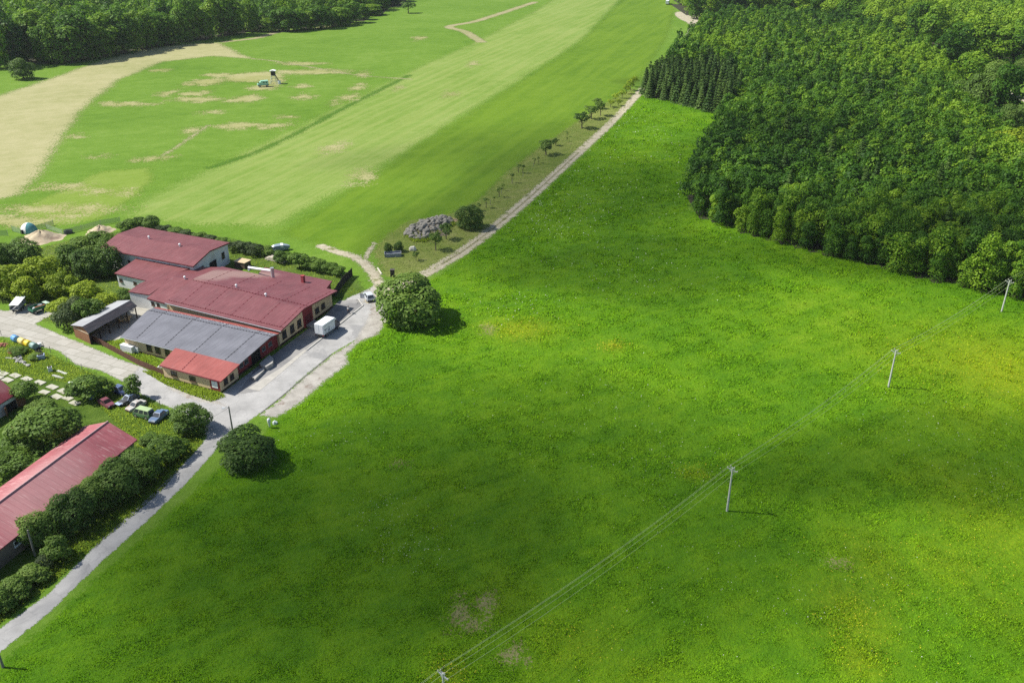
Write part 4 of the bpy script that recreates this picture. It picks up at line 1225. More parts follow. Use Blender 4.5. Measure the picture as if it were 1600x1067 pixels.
# red roofed extension with the sign
Hh = Gable((249, 570.6), (345, 596), (375, 569), (274, 543.5), 2.85, 3.45, rL=.98, rise=.02, over=(.35, .75, .05, .5), thick=.18)
bH = rooted('extension', 'low tan extension with bright red roof and white sign at the road fork', 'building', Hh.S(.5, .5))
Hh.walls('wall', TAN, bH); rh = Hh.roof('roof', RED_NEW, bH, FASCIA); gutter(Hh, rh, 0, FASCIA); seam_dots(Hh, rh, (.36,), FASCIA, 8)
for x in (272.5, 301.5): Hh.window(bH, 'front', Hh.t_at('front', x), 1.5, 1.5, 1.15)
for x in (353, 362.5): Hh.window(bH, 'right', Hh.t_at('right', x), 1.6, 1.2, 1.2)
ts = Hh.t_at('front', 328.5)
Hh.panel('plinth', PLINTH, bH, 'front', 0, 1, -.1, .3, .045); Hh.panel('plinth', PLINTH, bH, 'right', 0, 1, -.1, .3, .045)
Hh.panel('wall', WINE, bH, 'front', ts, .999, .3, None, .03)
sg = Hh.panel('sign', M('white sign', (.78, .80, .82), .5, .02), bH, 'front', ts + (1 - ts) * .2, ts + (1 - ts) * .78, .85, 2.25, .09)
d, nrm = Hh.frame('front', .95); m = MB(); INK = M('sign ink', (.30, .36, .46), .6)
c0 = Hh.side('front', ts + (1 - ts) * .49, 0) + nrm * .095
for z, w, o in ((2.02, .9, 0), (1.8, .55, -.1), (1.55, .8, .05), (1.3, .95, 0), (1.08, .5, .1)):
    m.box(c0 + d * o + Vector((0, 0, z)), (w, .012, .07), math.atan2(d.y, d.x))
m.build('marking', INK, sg)

# loading ramps before the dark door
for i, (pts_, h, lb) in enumerate([([(392, 592), (406, 580), (414, 578), (413, 582), (399, 596)], .55, 'low grey concrete ramp at the dark workshop door'), ([(406, 574), (422, 560), (428, 566), (427, 573), (417, 579), (409, 577)], .9, 'higher grey loading ramp right of the low ramp'),
                                  ([(474, 510), (488, 500), (497, 506), (489, 513)], .5, 'small concrete ramp behind the white box truck')]):
    m = MB(); m.prism([tuple(G(*q))[:2] for q in pts_], 0, h)
    tag(m.build('loading_ramp', CONCRETE, bevel=.04), lb, 'ramp', 'loading ramps')

# open shed
Sh = Gable((138, 521), (214, 478), (182, 470), (110, 508), 2.9, rL=.27, rise=1.1, over=(.4, .3, .3, .4), thick=.14)
bS = rooted('open_shed', 'long open shed with zinc roof and brown gable beside the concrete road', 'building', Sh.S(.5, .5))
Sh.walls('wall', WOOD, bS, skip=('front', 'right')); m = MB()
sr = Sh.roof('roof', ZINC, bS, WOOD_DARK)
for k in range(6):
    u0_, u1_ = k / 6, (k + 1) / 6
    m.add([Sh.S(u0_, 0.004) + Vector((0, 0, .015)), Sh.S(u1_, 0.004) + Vector((0, 0, .015)), Sh.S(u1_, .265) + Vector((0, 0, .015)), Sh.S(u0_, .265) + Vector((0, 0, .015))], [(0, 1, 2, 3)])
m.build('roof_slope', DARK_ROOF, sr)
for k in range(6):
    q = Sh.W(k / 5, 0, 0); z = Sh.W(k / 5, 0).z
    MB().box((q.x, q.y, z / 2), (.2, .2, z)).build('post', WOOD_DARK, bS)
Sh.panel('gable_board', WOOD_PALE, bS, 'left', 0, 1, 2.3, 2.45, .06)
q = G(196, 500)
lp = rooted('firewood', 'pile of pale split firewood under the shed roof', 'firewood', q); m = MB()
for k in range(40):
    m.tube([q + Vector((random.uniform(-1.3, 1.3), random.uniform(-1.3, 1.3), .15 + random.random() * .9 * (1 - k / 80)))] + [q + Vector((random.uniform(-1.3, 1.3), random.uniform(-1.3, 1.3), .2 + random.random() * .6))], .12, 6)
m.build('log', WOOD_PALE, lp)['kind'] = 'stuff'

# pink roofed barn bottom left
FR_ = G(214.5, 686.5, 3.3); dr_ = (G(34.5, 830.5, 3.3) - FR_).normalized(); BR_ = G(132, 665.5, 3.3)
Bp = Gable((FR_ + dr_ * 52)[:2], FR_[:2], BR_[:2], (BR_ + dr_ * 52)[:2], 3.3, rL=.5, rise=2.2, over=(.6, .4, .6, .4), thick=.18, world=True)
bP = rooted('long_barn', 'long low barn with worn pink roof running out of the picture', 'building', Bp.S(.5, .5))
DULL = M('dull barn wall', (.16, .13, .11), .9, .25, .8)
Bp.walls('wall', DULL, bP); rp_ = Bp.roof('roof', PINK, bP, M('pink fascia', (.22, .06, .07), .7))
rm = MB(); rm.tube([Bp.S(i / 8, .5) + Vector((0, 0, .05)) for i in range(9)], .14, 6); rm.build('ridge_cap', M('pale ridge', (.5, .3, .3), .6), rp_)
for k in range(9): Bp.window(bP, 'front', .06 + .11 * k, 1.9, 1.7, .9, mat=PALE_METAL)
# white shed at the left edge
FR_ = G(26.4, 614.8, 2.7); u_ = Vector((BR_.x - G(214.5, 686.5, 3.3).x, BR_.y - G(214.5, 686.5, 3.3).y, 0)).normalized()
Bw = Gable((FR_ + dr_ * 14)[:2], FR_[:2], (FR_ + u_ * 9)[:2], (FR_ + u_ * 9 + dr_ * 14)[:2], 2.7, rL=.5, rise=3.0, over=(.25, .3, .25, .3), thick=.15, world=True)
bW = rooted('shed', 'small white shed with red roof and open brown doors at the left edge', 'building', Bw.S(.5, .5))
Bw.walls('wall', WHITE, bW); Bw.roof('roof', roof_mat('old red roof', (.22, .035, .045), axis=math.radians(70), faded_or_sheen=[(FR_.x - 3, FR_.y, 2, 2)], fade_sheen_amt=.3), bW, FASCIA)
ta, tb_ = Bw.t_at('front', 24.5), Bw.t_at('front', 9)
Bw.panel('door_opening', BLACKISH, bW, 'front', tb_, ta, 0, 1.7, .03)
d, nrm = Bw.frame('front', ta)
for t_, sgn, lb in ((ta, 1, 'front'), (tb_, -1, 'front')):
    c0 = Bw.side('front', t_, 0) + nrm * .12
    e = (d * sgn * .75 + nrm * .65).normalized()
    m = MB(); m.box(c0 + e * .75 + Vector((0, 0, .98)), (1.5, .08, 1.9), math.atan2(e.y, e.x)); m.box(c0 + e * .75 + Vector((0, 0, 1.4)), (1.45, .12, .12), math.atan2(e.y, e.x))
    m.build('door', WOOD, bW)

# ------------------------------------------------------------------ fences
def board_fence(pxs, h, mat, label, gap=2.4, name='board_fence'):
    w = [G(*q) for q in pxs]
    root = thing(name, label, 'fence', w[0]); o = w[0]; m = MB()
    for a, b in zip(w[:-1], w[1:]):
        d = b - a; L = d.length; ang = math.atan2(d.y, d.x); nb = max(2, int(L / .3))
        for k in range(nb):
            c = a + d * ((k + .5) / nb) - o
            hh = h * random.uniform(.93, 1.05)
            m.box((c.x, c.y, hh / 2), (L / nb * .9, .05, hh), ang)
        for z in (.3, .8):
            c = (a + b) / 2 - o; nn = Vector((-d.y, d.x, 0)).normalized() * .06
            m.box((c.x + nn.x, c.y + nn.y, h * z), (L, .05, .1), ang)
    m.build('boards', mat, root)
    for a, b in zip(w[:-1], w[1:]):
        d = b - a; n = max(1, int(d.length / gap))
        for k in range(n + 1):
            c = a + d * (k / n) - o + Vector((-d.y, d.x, 0)).normalized() * .15
            MB().box((c.x, c.y, h * .5), (.13, .13, h)).build('post', mat, root)
    return root


board_fence([(137, 529), (160, 540), (190, 556), (218, 571), (256, 587)], 1.35, M('rust brown boards', (.115, .055, .038), .9, .3, 2), 'long rusty brown board fence between slab road and grey wing')
board_fence([(524, 463), (534, 449), (543, 438), (551, 431)], 2.1, WOOD_DARK, 'tall black board fence behind the workshop corner')
NET = N('green net'); NET.color(NET.ramp(NET.noise(NET.objc(), 3, 4), [(.3, (.20, .28, .20)), (.7, (.33, .40, .32))]))
tr = NET.n('BsdfTransparent'); mx = NET.n('MixShader'); mx.inputs[0].default_value = .5
NET.l(tr.outputs[0], mx.inputs[1]); NET.l(NET.b.outputs[0], mx.inputs[2]); NET.l(mx.outputs[0], NET.out.inputs['Surface'])
for pxs, hp, lb in (([(-8, 369), (13, 369)], 9, 'leftmost green net panel by the sand heap'), ([(20, 362), (34, 366)], 9, 'green net panel left of the round tent'), ([(56, 361), (84, 352)], 8, 'green net panel right of the round tent'),
                    ([(73, 358), (98, 367)], 8, 'green net panel behind the big sand heap'), ([(100, 367), (128, 360), (158, 352), (188, 347)], 8, 'long green net fence leading to the hedge')):
    w = [G(*q) for q in pxs]; root = thing('net_fence', lb, 'fence', w[0], 0, 'green net panels'); h = hp * mpp(w[0]) / .93; m = MB()
    for a, b in zip(w[:-1], w[1:]):
        a2, b2 = a - w[0], b - w[0]
        m.add([a2 + Vector((0, 0, .1)), b2 + Vector((0, 0, .1)), b2 + Vector((0, 0, h)), a2 + Vector((0, 0, h))], [(0, 1, 2, 3)])
    m.build('net', NET.mat, root)
    for a in w:
        c = a - w[0]; MB().tube([(c.x, c.y, 0), (c.x, c.y, h + .1)], .06, 6).build('post', STEEL, root)

# ------------------------------------------------------------------ poles and cables
POLE = M('grey concrete pole', (.46, .46, .44), .85, .15, 1.5)
PORC = M('porcelain', (.55, .5, .44), .3, .1)
pole_px = [((1136, 798), 8.0), ((1388, 605), 8.0), ((1565, 487), 7.7)]
bases = [(G(*q), h) for q, h in pole_px]
p4 = G(692, 1051, 8.0); bases.insert(0, (Vector((p4.x, p4.y, 0)), 8.0))
step_ = bases[3][0] - bases[2][0]
bases.append((bases[3][0] + step_ * .95, 8.0)); bases.insert(0, (bases[0][0] - (bases[1][0] - bases[0][0]), 8.0))
axis_ = (bases[3][0] - bases[1][0]).normalized(); cross = Vector((-axis_.y, axis_.x, 0))
ends = []
plab = [None, 'grey power pole whose top shows at the bottom edge of the meadow', 'tallest looking grey power pole in the middle of the meadow', 'grey power pole right of centre, between the other two meadow poles', 'farthest grey power pole standing before the plantation edge', 'grey power pole hidden behind the plantation front']
for i, (b, h) in enumerate(bases):
    xs = [cross * o + Vector((0, 0, z)) for o, z in ((-.85, h - .35), (-.3, h + .12), (.35, h + .12), (.85, h - .35))]
    ends.append([b + x + Vector((0, 0, .18)) for x in xs])
    if i in (0, 5): continue
    r = thing('power_pole', plab[i], 'pole', b, 0, 'power poles across the meadow')
    MB().tube([(0, 0, -.3), (0, 0, h)], [.19, .12], 10).build('shaft', POLE, r)
    ca = math.atan2(cross.y, cross.x); m = MB()
    m.box((0, 0, h - .4), (1.8, .12, .12), ca); m.box((0, 0, h + .0), (.75, .12, .1), ca)
    m.tube([cross * -.6 + Vector((0, 0, h - .4)), Vector((0, 0, h - .95))], .035, 5); m.tube([cross * .6 + Vector((0, 0, h - .4)), Vector((0, 0, h - .95))], .035, 5)
    m.build('crossarm', STEEL, r)
    for x in xs: MB().tube([x - Vector((0, 0, .02)), x + Vector((0, 0, .1)), x + Vector((0, 0, .2))], [.06, .09, .04], 8).build('insulator', PORC, r)
WIRE = M('aluminium cable', (.55, .62, .33), .5, .05)
for k, lb in enumerate(['leftmost of the four cables strung across the meadow', 'second cable from the left across the meadow poles', 'third cable from the left across the meadow poles', 'rightmost of the four cables strung across the meadow']):
    pts_ = []
    for i in range(len(ends) - 1):
        a, b = ends[i][k], ends[i + 1][k]
        for j in range(12):
            t = j / 12; q = a.lerp(b, t); q.z -= 1.1 * 4 * t * (1 - t) * (b - a).length / 60; pts_.append(q)
    pts_.append(ends[-1][k])
    tag(MB().tube(pts_, .0165, 4, cap=False).build('power_cable', WIRE), lb, 'cable', 'cables between the power poles')


def lamp_pole(px, py, h, label, arm=None):
    b = G(px, py); r = thing('lamp_pole' if arm else 'wooden_pole', label, 'pole', b)
    MB().tube([(0, 0, -.2), (0, 0, h)], [.17, .11], 8).build('shaft', M('dark pole', (.20, .19, .17), .9, .2), r)
    if arm:
        MB().tube([(0, 0, h - .35), (arm * .6, -.1, h - .1), (arm, -.2, h - .2)], .035, 6).build('arm', STEEL, r)
        MB().box((arm * 1.15, -.22, h - .22), (.55, .2, .14)).build('lamp_head', PALE_METAL, r)
    return r


lamp_pole(364, 676, 5.4, 'dark lamp pole with short arm at the road fork', -.75)
lamp_pole(5, 1042, 3.6, 'grey pole at the lower left corner beside the road')
lamp_pole(55, 868, 4.6, 'thin dark pole between pink barn and elder bush')
a = G(363, 676) + Vector((0, 0, 5.1)); b = G(290, 700) + Vector((0, 0, 3.5))
tag(MB().tube([a.lerp(b, t / 8) - Vector((0, 0, 1.2 * t / 8 * (1 - t / 8))) for t in range(9)], .02, 4).build('service_cable', M('black cable', (.1, .1, .1), .6)), 'thin cable from lamp pole down to the dark tree', 'cable')
for i, (x, y, h) in enumerate([(2, 524, 8), (69, 546, 12), (79, 551, 10), (105, 566, 9), (128, 577, 9), (250, 634, 9), (218, 606, 7)]):
    b = G(x, y); hh = h * mpp(b) / .9
    r = obj('fence_post', MB().tube([(0, 0, 0), (.06, 0, hh)], .06, 6).build('tmp', WOOD_GREY).data) if False else MB().tube([(0, 0, -.1), (.06, .02, hh)], .06, 6).build('fence_post', WOOD_GREY, loc=b)
    tag(r, 'thin grey wooden post standing along the slab road edge', 'post', 'posts along the slab road')

# ------------------------------------------------------------------ vehicles
TYRE = M('tyre rubber', (.02, .02, .02), .9, .15)
RIM = M('wheel rim', (.4, .4, .41), .4, .1, metal=.5)
LAMP_R = M('tail light', (.35, .02, .02), .3, .05)
LAMP_W = M('head light', (.7, .72, .72), .2, .05)
AUTO_GLASS = M('car glass', (.035, .045, .055), .1, .1, spec=.6)
BUMPER = M('black plastic', (.035, .035, .037), .6, .1)


def paint(name, col, rough=.35, **k):
    return M(name, col, rough, .06, 1.5, spec=.5, **k)


def heading(rear, front):
    d = G(*front) - G(*rear)
    return math.atan2(d.y, d.x)


def wheel(parent, x, y, r, w):
    s = 1 if y > 0 else -1
    o = MB().tube([(x, y - w / 2, r), (x, y + w / 2, r)], r, 16).build('wheel', TYRE, parent)
    MB().tube([(x, y + s * (w / 2 - .02), r), (x, y + s * (w / 2 + .015), r)], r * .6, 12).build('rim', RIM, o)
    return o


def loft(st, mat_i=0):
    """stations: (x, half width bottom, half width top, z bottom, z top)"""
    m = MB(); vs, fs = [], []
    for x, wb, wt, zb, zt in st:
        zm = zb + (zt - zb) * .45; wm = max(wb, wt) * 1.0
        vs += [(x, -wb, zb), (x, -wm, zm), (x, -wt, zt), (x, wt, zt), (x, wm, zm), (x, wb, zb)]
    for i in range(len(st) - 1):
        for k in range(6):
            a, b = i * 6 + k, i * 6 + (k + 1) % 6
            fs.append((a, b, b + 6, a + 6))
    fs.append(tuple(range(6))); fs.append(tuple((len(st) - 1) * 6 + k for k in reversed(range(6))))
    return m.add(vs, fs, mat_i)


def car(name, label, cat, p, rz, L, W, H, body, kind='hatch', roof=None, glass=True, wheels=4, hood_open=False, group=None, sc=1.0):
    r = thing(name, label, cat, p, rz, group)
    hw = W / 2; zb = .24 * H / 1.45; belt = H * .60; R = .21 * H
    if kind == 'van': prof = [(-.5, .62, .50, .62), (-.46, .62), (.36, .60), (.47, .56), (.5, .45)]; cab = (-.49, -.45, .28, .46)
    elif kind == 'sedan': prof = None; cab = (-.33, -.22, .06, .22)
    elif kind == 'pickup': prof = None; cab = (-.10, -.06, .12, .24)
    else: prof = None; cab = (-.49, -.36, .05, .23)
    bl = belt if kind != 'van' else H * .55
    hood = bl * (.93 if kind != 'van' else .98)
    st = [(-.5 * L, hw * .86, hw * .84, zb + .08, bl * .88), (-.475 * L, hw * .95, hw * .92, zb, bl), (cab[0] * L + .05, hw, hw * .95, zb, bl), (cab[3] * L, hw, hw * .94, zb, bl),
          (.40 * L, hw * .98, hw * .88, zb, hood), (.475 * L, hw * .92, hw * .80, zb, hood * .93), (.5 * L, hw * .80, hw * .72, zb + .1, hood * .78)]
    st.sort(key=lambda s: s[0])
    loft(st).build('body', body, r, smooth=False)
    b0, b1, f1, f0 = [c * L for c in cab]
    zt = H; wb_, wt_ = hw * .93, hw * .74
    m = MB()
    low = [(b0, wb_), (f0, wb_)]; top = [(b1, wt_), (f1, wt_)]
    z1 = bl - .02
    V = [(b0, -wb_, z1), (f0, -wb_, z1), (f0, wb_, z1), (b0, wb_, z1), (b1, -wt_, zt - .05), (f1, -wt_, zt - .05), (f1, wt_, zt - .05), (b1, wt_, zt - .05)]
    m.add(V, [(3, 2, 1, 0), (4, 5, 6, 7), (0, 1, 5, 4), (1, 2, 6, 5), (2, 3, 7, 6), (3, 0, 4, 7)])
    m.add([(b1 - .02, -wt_ * 1.0, zt - .06), (f1 + .03, -wt_, zt - .06), (f1 + .03, wt_, zt - .06), (b1 - .02, wt_, zt - .06), (b1 + .08, -wt_ * .9, zt), (f1 - .1, -wt_ * .9, zt), (f1 - .1, wt_ * .9, zt), (b1 + .08, wt_ * .9, zt)],
          [(4, 5, 6, 7), (0, 1, 5, 4), (1, 2, 6, 5), (2, 3, 7, 6), (3, 0, 4, 7)])
    m.build('cabin', roof or body, r)
    V = [Vector(v) for v in V]

    def pane(nm, a, b, c, d, k=.10, mat=None):
        q = [Vector(a), Vector(b), Vector(c), Vector(d)]; ce = sum(q, Vector()) / 4
        n = (q[1] - q[0]).cross(q[2] - q[0]).normalized()
        if n.dot(ce - Vector((0, 0, bl))) < 0: n = -n
        q = [ce + (v - ce) * (1 - k) for v in q]
        MB().add([v + n * .012 for v in q] + [v - n * .01 for v in q], [(0, 1, 2, 3), (7, 6, 5, 4), (0, 4, 5, 1), (1, 5, 6, 2), (2, 6, 7, 3), (3, 7, 4, 0)]).build(nm, mat or (AUTO_GLASS if glass else BLACKISH), r)
    pane('windscreen', V[1], V[2], V[6], V[5], .12)
    pane('rear_window', V[0], V[3], V[7], V[4], .14)
    n_side = 3 if kind == 'van' else (1 if kind == 'pickup' else 2)
    for s in (0, 1):
        lo0, lo1 = (V[0], V[1]) if s == 0 else (V[3], V[2]); t0, t1 = (V[4], V[5]) if s == 0 else (V[7], V[6])
        for k in range(n_side):
            a, b = k / n_side, (k + 1) / n_side
            pane('side_window', lo0.lerp(lo1, a), lo0.lerp(lo1, b), t0.lerp(t1, b), t0.lerp(t1, a), .16)
    MB().box((-.497 * L, 0, zb + .16), (.12, W * .9, .2)).build('bumper', BUMPER, r); MB().box((.497 * L, 0, zb + .16), (.12, W * .8, .2)).build('bumper', BUMPER, r)
    for s in (-1, 1):
        MB().box((-.488 * L, s * hw * .74, bl * .78), (.08, .22, .22)).build('taillight', LAMP_R, r)
        MB().box((.485 * L, s * hw * .60, hood * .74), (.1, .3, .16)).build('headlight', LAMP_W, r)
    for x in (-.30 * L, .31 * L):
        for s in (-1, 1):
            if wheels: wheel(r, x, s * (hw - .11), R, .2)
    if kind == 'pickup':
        MB().box((-.29 * L, 0, bl - .01), (.36 * L, W * .78, .06)).build('load_bed', BLACKISH, r)
    if hood_open:
        m = MB(); m.box((.33 * L, 0, hood + .02), (.24 * L, W * .74, .04)); m.build('engine_bay', BLACKISH, r)
        m = MB(); m.box((.22 * L, 0, hood + .5), (.05, W * .8, 1.0)); m.build('bonnet', body, r)
    r.scale = (sc,) * 3
    return r


# silver hatchback with its door open
sv = car('parked_car', 'silver hatchback with open left door beside the big round tree', 'car', G(576.5, 467), heading((581, 473), (573.5, 462)), 4.1, 1.75, 1.5, paint('silver paint', (.50, .53, .56), .3), sc=1.12)
m = MB(); m.box((.35, 1.30, .72), (.9, .06, .95), math.radians(62)); dr = m.build('door', paint('silver door', (.50, .53, .56)), sv)
m = MB(); m.box((.37, 1.32, 1.02), (.78, .075, .4), math.radians(62)); m.build('pane', AUTO_GLASS, dr)

# white box truck
tk = thing('box_truck', 'white box truck with dark blue cab parked at the workshop', 'truck', G(512, 520), heading((503, 524.5), (527, 508)))
tw = M('truck box white', (.74, .76, .79), .4, .03, 1)
MB().box((-.75, 0, 2.05), (4.3, 2.25, 2.35)).build('cargo_box', tw, tk, bevel=.05)
m = MB(); m.side([(1.45, 2.55), (1.45, 3.15), (1.75, 3.1), (2.3, 2.55)], -.98, .98); m.build('roof_fairing', tw, tk)
NAVY = paint('navy paint', (.02, .03, .075))
m = MB(); m.side([(1.45, .55), (1.45, 2.45), (2.25, 2.45), (2.75, 1.65), (3.35, 1.45), (3.45, 1.0), (3.42, .5)], -.98, .98); m.build('cab', NAVY, tk, bevel=.04)
MB().add([(2.34, -.85, 2.36), (2.34, .85, 2.36), (2.78, .88, 1.70), (2.78, -.88, 1.70)], [(0, 1, 2, 3)]).build('windscreen', AUTO_GLASS, tk)
for s in (-1, 1):
    MB().box((2.0, s * .985, 1.95), (.8, .02, .7)).build('side_window', AUTO_GLASS, tk)
    MB().box((3.42, s * .7, .95), (.08, .3, .2)).build('headlight', LAMP_W, tk)
    MB().box((2.62, s * 1.12, 1.75), (.1, .2, .35)).build('mirror', BUMPER, tk)
    MB().box((-2.91, s * .95, .75), (.06, .2, .14)).build('taillight', LAMP_R, tk)
    for x in (-1.7, 2.55): wheel(tk, x, s * .9, .38, .26)
MB().box((-.6, 0, .66), (4.6, .9, .22)).build('chassis', BUMPER, tk)
MB().box((-2.93, 0, .58), (.1, 2.1, .16)).build('bumper', BUMPER, tk)
m = MB()
for s in (-1, 1): m.box((-2.92, s * .53, 2.05), (.02, .9, 2.05))
m.build('rear_door', M('rear door white', (.70, .72, .75), .4, .03), tk); MB().box((-2.94, 0, .98), (.02, .35, .12)).build('number_plate', M('plate', (.5, .5, .48), .5), tk)
LOGO = M('grey lettering', (.16, .18, .22), .6, .1); m = MB(); y = -1.132
m.box((-2.1, y, 1.95), (1.05, .012, .16)); m.box((-2.05, y, 1.5), (.17, .012, .9)); m.box((-1.2, y, 1.75), (.16, .012, .95)); m.box((-.75, y, 1.75), (.17, .012, 1.2)); m.box((-.98, y, 1.45), (.4, .012, .16))
m.box((-.9, y, 2.75), (3.6, .012, .05)); m.box((-1.6, y, 1.02), (1.8, .012, .06))
m.build('marking', LOGO, tk)

# wrecks on the rough grass
WG = 'abandoned cars on the rough grass'
car('wrecked_car', 'dark blue small wreck in front of the wide bright bush', 'car', G(189.5, 614), heading((181, 610), (199, 616)), 3.4, 1.6, 1.5, paint('dark blue paint', (.03, .05, .13), .5), 'hatch', group=WG, roof=paint('dull blue roof', (.09, .13, .25), .5))
car('wrecked_car', 'maroon wreck with missing windows beside the small blue scrap', 'car', G(167, 633), heading((159, 628), (176, 638)), 3.8, 1.6, 1.35, paint('maroon paint', (.16, .035, .055), .6, dirt=(.10, .05, .04)), 'sedan', glass=False, group=WG, wheels=0)
car('wrecked_car', 'stripped black wreck with pale blue bonnet beside the slender tree', 'car', G(202, 627), heading((210, 623), (190, 634)), 3.9, 1.6, 1.35, paint('black wreck paint', (.03, .035, .04), .6, dirt=(.25, .3, .4), dirt_scale=.9), 'sedan', roof=paint('pale blue panel', (.30, .37, .52), .5), group=WG, hood_open=False)
q = G(188.5, 633)
bn = MB().box((q.x, q.y, .55), (1.5, 1.4, .08), heading((182, 636), (195, 629)), top=.9).build('car_bonnet', paint('light blue bonnet', (.36, .45, .66), .4), bevel=.02); tag(bn, 'loose light blue car bonnet leaning on the stripped black wreck', 'bonnet')
car('wrecked_car', 'rusty white wreck with orange front beside the green minibus', 'car', G(213, 637), heading((221, 632), (203, 642)), 3.9, 1.6, 1.3, paint('white rust paint', (.42, .41, .39), .6, dirt=(.28, .10, .05), dirt_scale=.8), 'sedan', group=WG)
car('minibus', 'light green minibus with pale roof among the wrecked cars', 'van', G(225.5, 651), heading((236, 653.5), (214, 648)), 3.9, 1.7, 1.9, paint('green paint', (.08, .19, .08), .55, dirt=(.12, .14, .08)), 'van', roof=paint('pale green roof', (.34, .46, .23), .55, dirt=(.25, .3, .18)), group=WG)
car('parked_car', 'blue car parked in tall grass right of the green minibus', 'car', G(248.5, 654), heading((257, 646), (239, 661)), 4.2, 1.7, 1.4, paint('blue paint', (.10, .16, .27), .45, dirt=(.2, .24, .27), dirt_scale=.9), 'sedan', group=WG)
sc_ = thing('scrap', 'small blue plastic scrap beside the maroon wreck', 'scrap', G(144, 622))
MB().box((0, 0, .2), (1.0, .8, .4), .3, top=.7).build('sheet', paint('blue plastic', (.2, .25, .5), .5), sc_)
# red garden tractor by the white shed
gt = thing('garden_tractor', 'small bright red tractor in front of the white shed doors', 'tractor', G(22, 672), heading((28, 668), (16, 674)))
RP = paint('bright red paint', (.55, .03, .07))
m = MB(); m.side([(-.1, .4), (-.1, .85), (.85, .8), (.95, .4)], -.28, .28); m.build('bonnet', RP, gt, bevel=.04)
m = MB(); m.box((-.55, 0, .6), (.8, .95, .14)); m.build('fender', RP, gt, bevel=.04); MB().box((-.5, 0, .8), (.4, .42, .3)).build('seat', BUMPER, gt)
MB().tube([(-.05, 0, .9), (-.22, 0, 1.12)], .03, 6).build('steering_wheel', BUMPER, gt)
for x, r_ in ((-.6, .38), (.6, .25)):
    for s in (-1, 1): wheel(gt, x, s * .45, r_, .2)

# trailers on the slab yard
tr_ = thing('trailer', 'grey trailer with white tilted cover on the slab yard', 'trailer', G(30, 484), heading((22, 488), (42, 468)))
GREYP = paint('grey trailer paint', (.24, .25, .27), .5)
m = MB(); m.box((0, 0, 1.0), (4.2, 2.0, .12)); [m.box((0, s * .97, 1.3), (4.2, .06, .55)) for s in (-1, 1)]; m.box((2.07, 0, 1.3), (.06, 1.88, .55)); m.build('body', GREYP, tr_)
m = MB(); m.side([(-2.0, 1.95), (-2.0, 2.03), (2.3, 2.38), (2.3, 2.3)], -1.05, 1.05); m.build('cover', M('white cover', (.74, .76, .78), .5, .05), tr_)
for x in (-1.9, 1.9):
    for s in (-1, 1): MB().box((x, s * .9, 1.75 + x * .07), (.08, .08, .7 + x * .08)).build('post', STEEL, tr_)
for x in (-.7, .4):
    for s in (-1, 1): wheel(tr_, x, s * .95, .45, .28)
MB().tube([(-2.1, 0, .75), (-3.2, 0, .6)], .07, 6).build('drawbar', BUMPER, tr_)
gr = thing('trailer', 'green open trailer loaded with scrap on the slab yard', 'trailer', G(63, 486), heading((48, 487), (76, 477)))
GREENP = paint('trailer green', (.02, .13, .07), .5)
m = MB(); m.box((0, 0, .8), (4.4, 2.0, .1)); [m.box((.1, s * .98, 1.15), (4.2, .07, .65)) for s in (-1, 1)]; m.box((2.17, 0, 1.15), (.07, 1.9, .65)); m.box((-2.1, 0, 1.1), (.07, 1.9, .5)); m.build('body', GREENP, gr)
MB().box((1.7, 0, 1.55), (.9, 1.8, .08)).build('tailboard', M('pale green board', (.40, .52, .42), .6), gr)
for x in (-1.6, 1.0):
    for s in (-1, 1): wheel(gr, x, s * .95, .42, .3)
MB().tube([(-2.2, 0, .7), (-3.3, 0, .55)], .08, 6).build('drawbar', BUMPER, gr)
def put(parent_obj, x, y, z):
    return Matrix.Translation(parent_obj.location) @ Matrix.Rotation(parent_obj.rotation_euler.z, 4, 'Z') @ Vector((x, y, z))
o = MB().box((0, 0, 0), (2.6, .3, .12)).build('plank', M('orange plank', (.40, .17, .08), .8)); o.location = put(gr, .2, -.1, 1.22); o.rotation_euler = (0, .12, gr.rotation_euler.z + .12); tag(o, 'reddish plank lying in the green trailer', 'plank')
o = loft([(-.35, .1, .08, 0, .2), (-.2, .28, .2, 0, .42), (.2, .3, .22, 0, .45), (.38, .12, .1, 0, .22)]).build('sack', PALE_METAL); o.location = put(gr, -1.2, .1, .86); tag(o, 'white sack in the green trailer', 'sack')
o = MB().box((0, 0, .25), (1.1, .9, .5), .2, top=.8).build('scrap', GREYP, bevel=.03); o.location = put(gr, .5, .5, .86); tag(o, 'grey scrap lump in the green trailer', 'scrap')
pl = thing('plank_stack', 'stack of pale boards lying between the two trailers', 'planks', G(45, 479), heading((36, 482), (58, 470)))
for k in range(7): MB().box((random.uniform(-.2, .2), -.8 + k * .27, .1 + .05 * (k % 3)), (4.2, .22, .08), random.uniform(-.05, .05)).build('plank', WOOD_PALE, pl)

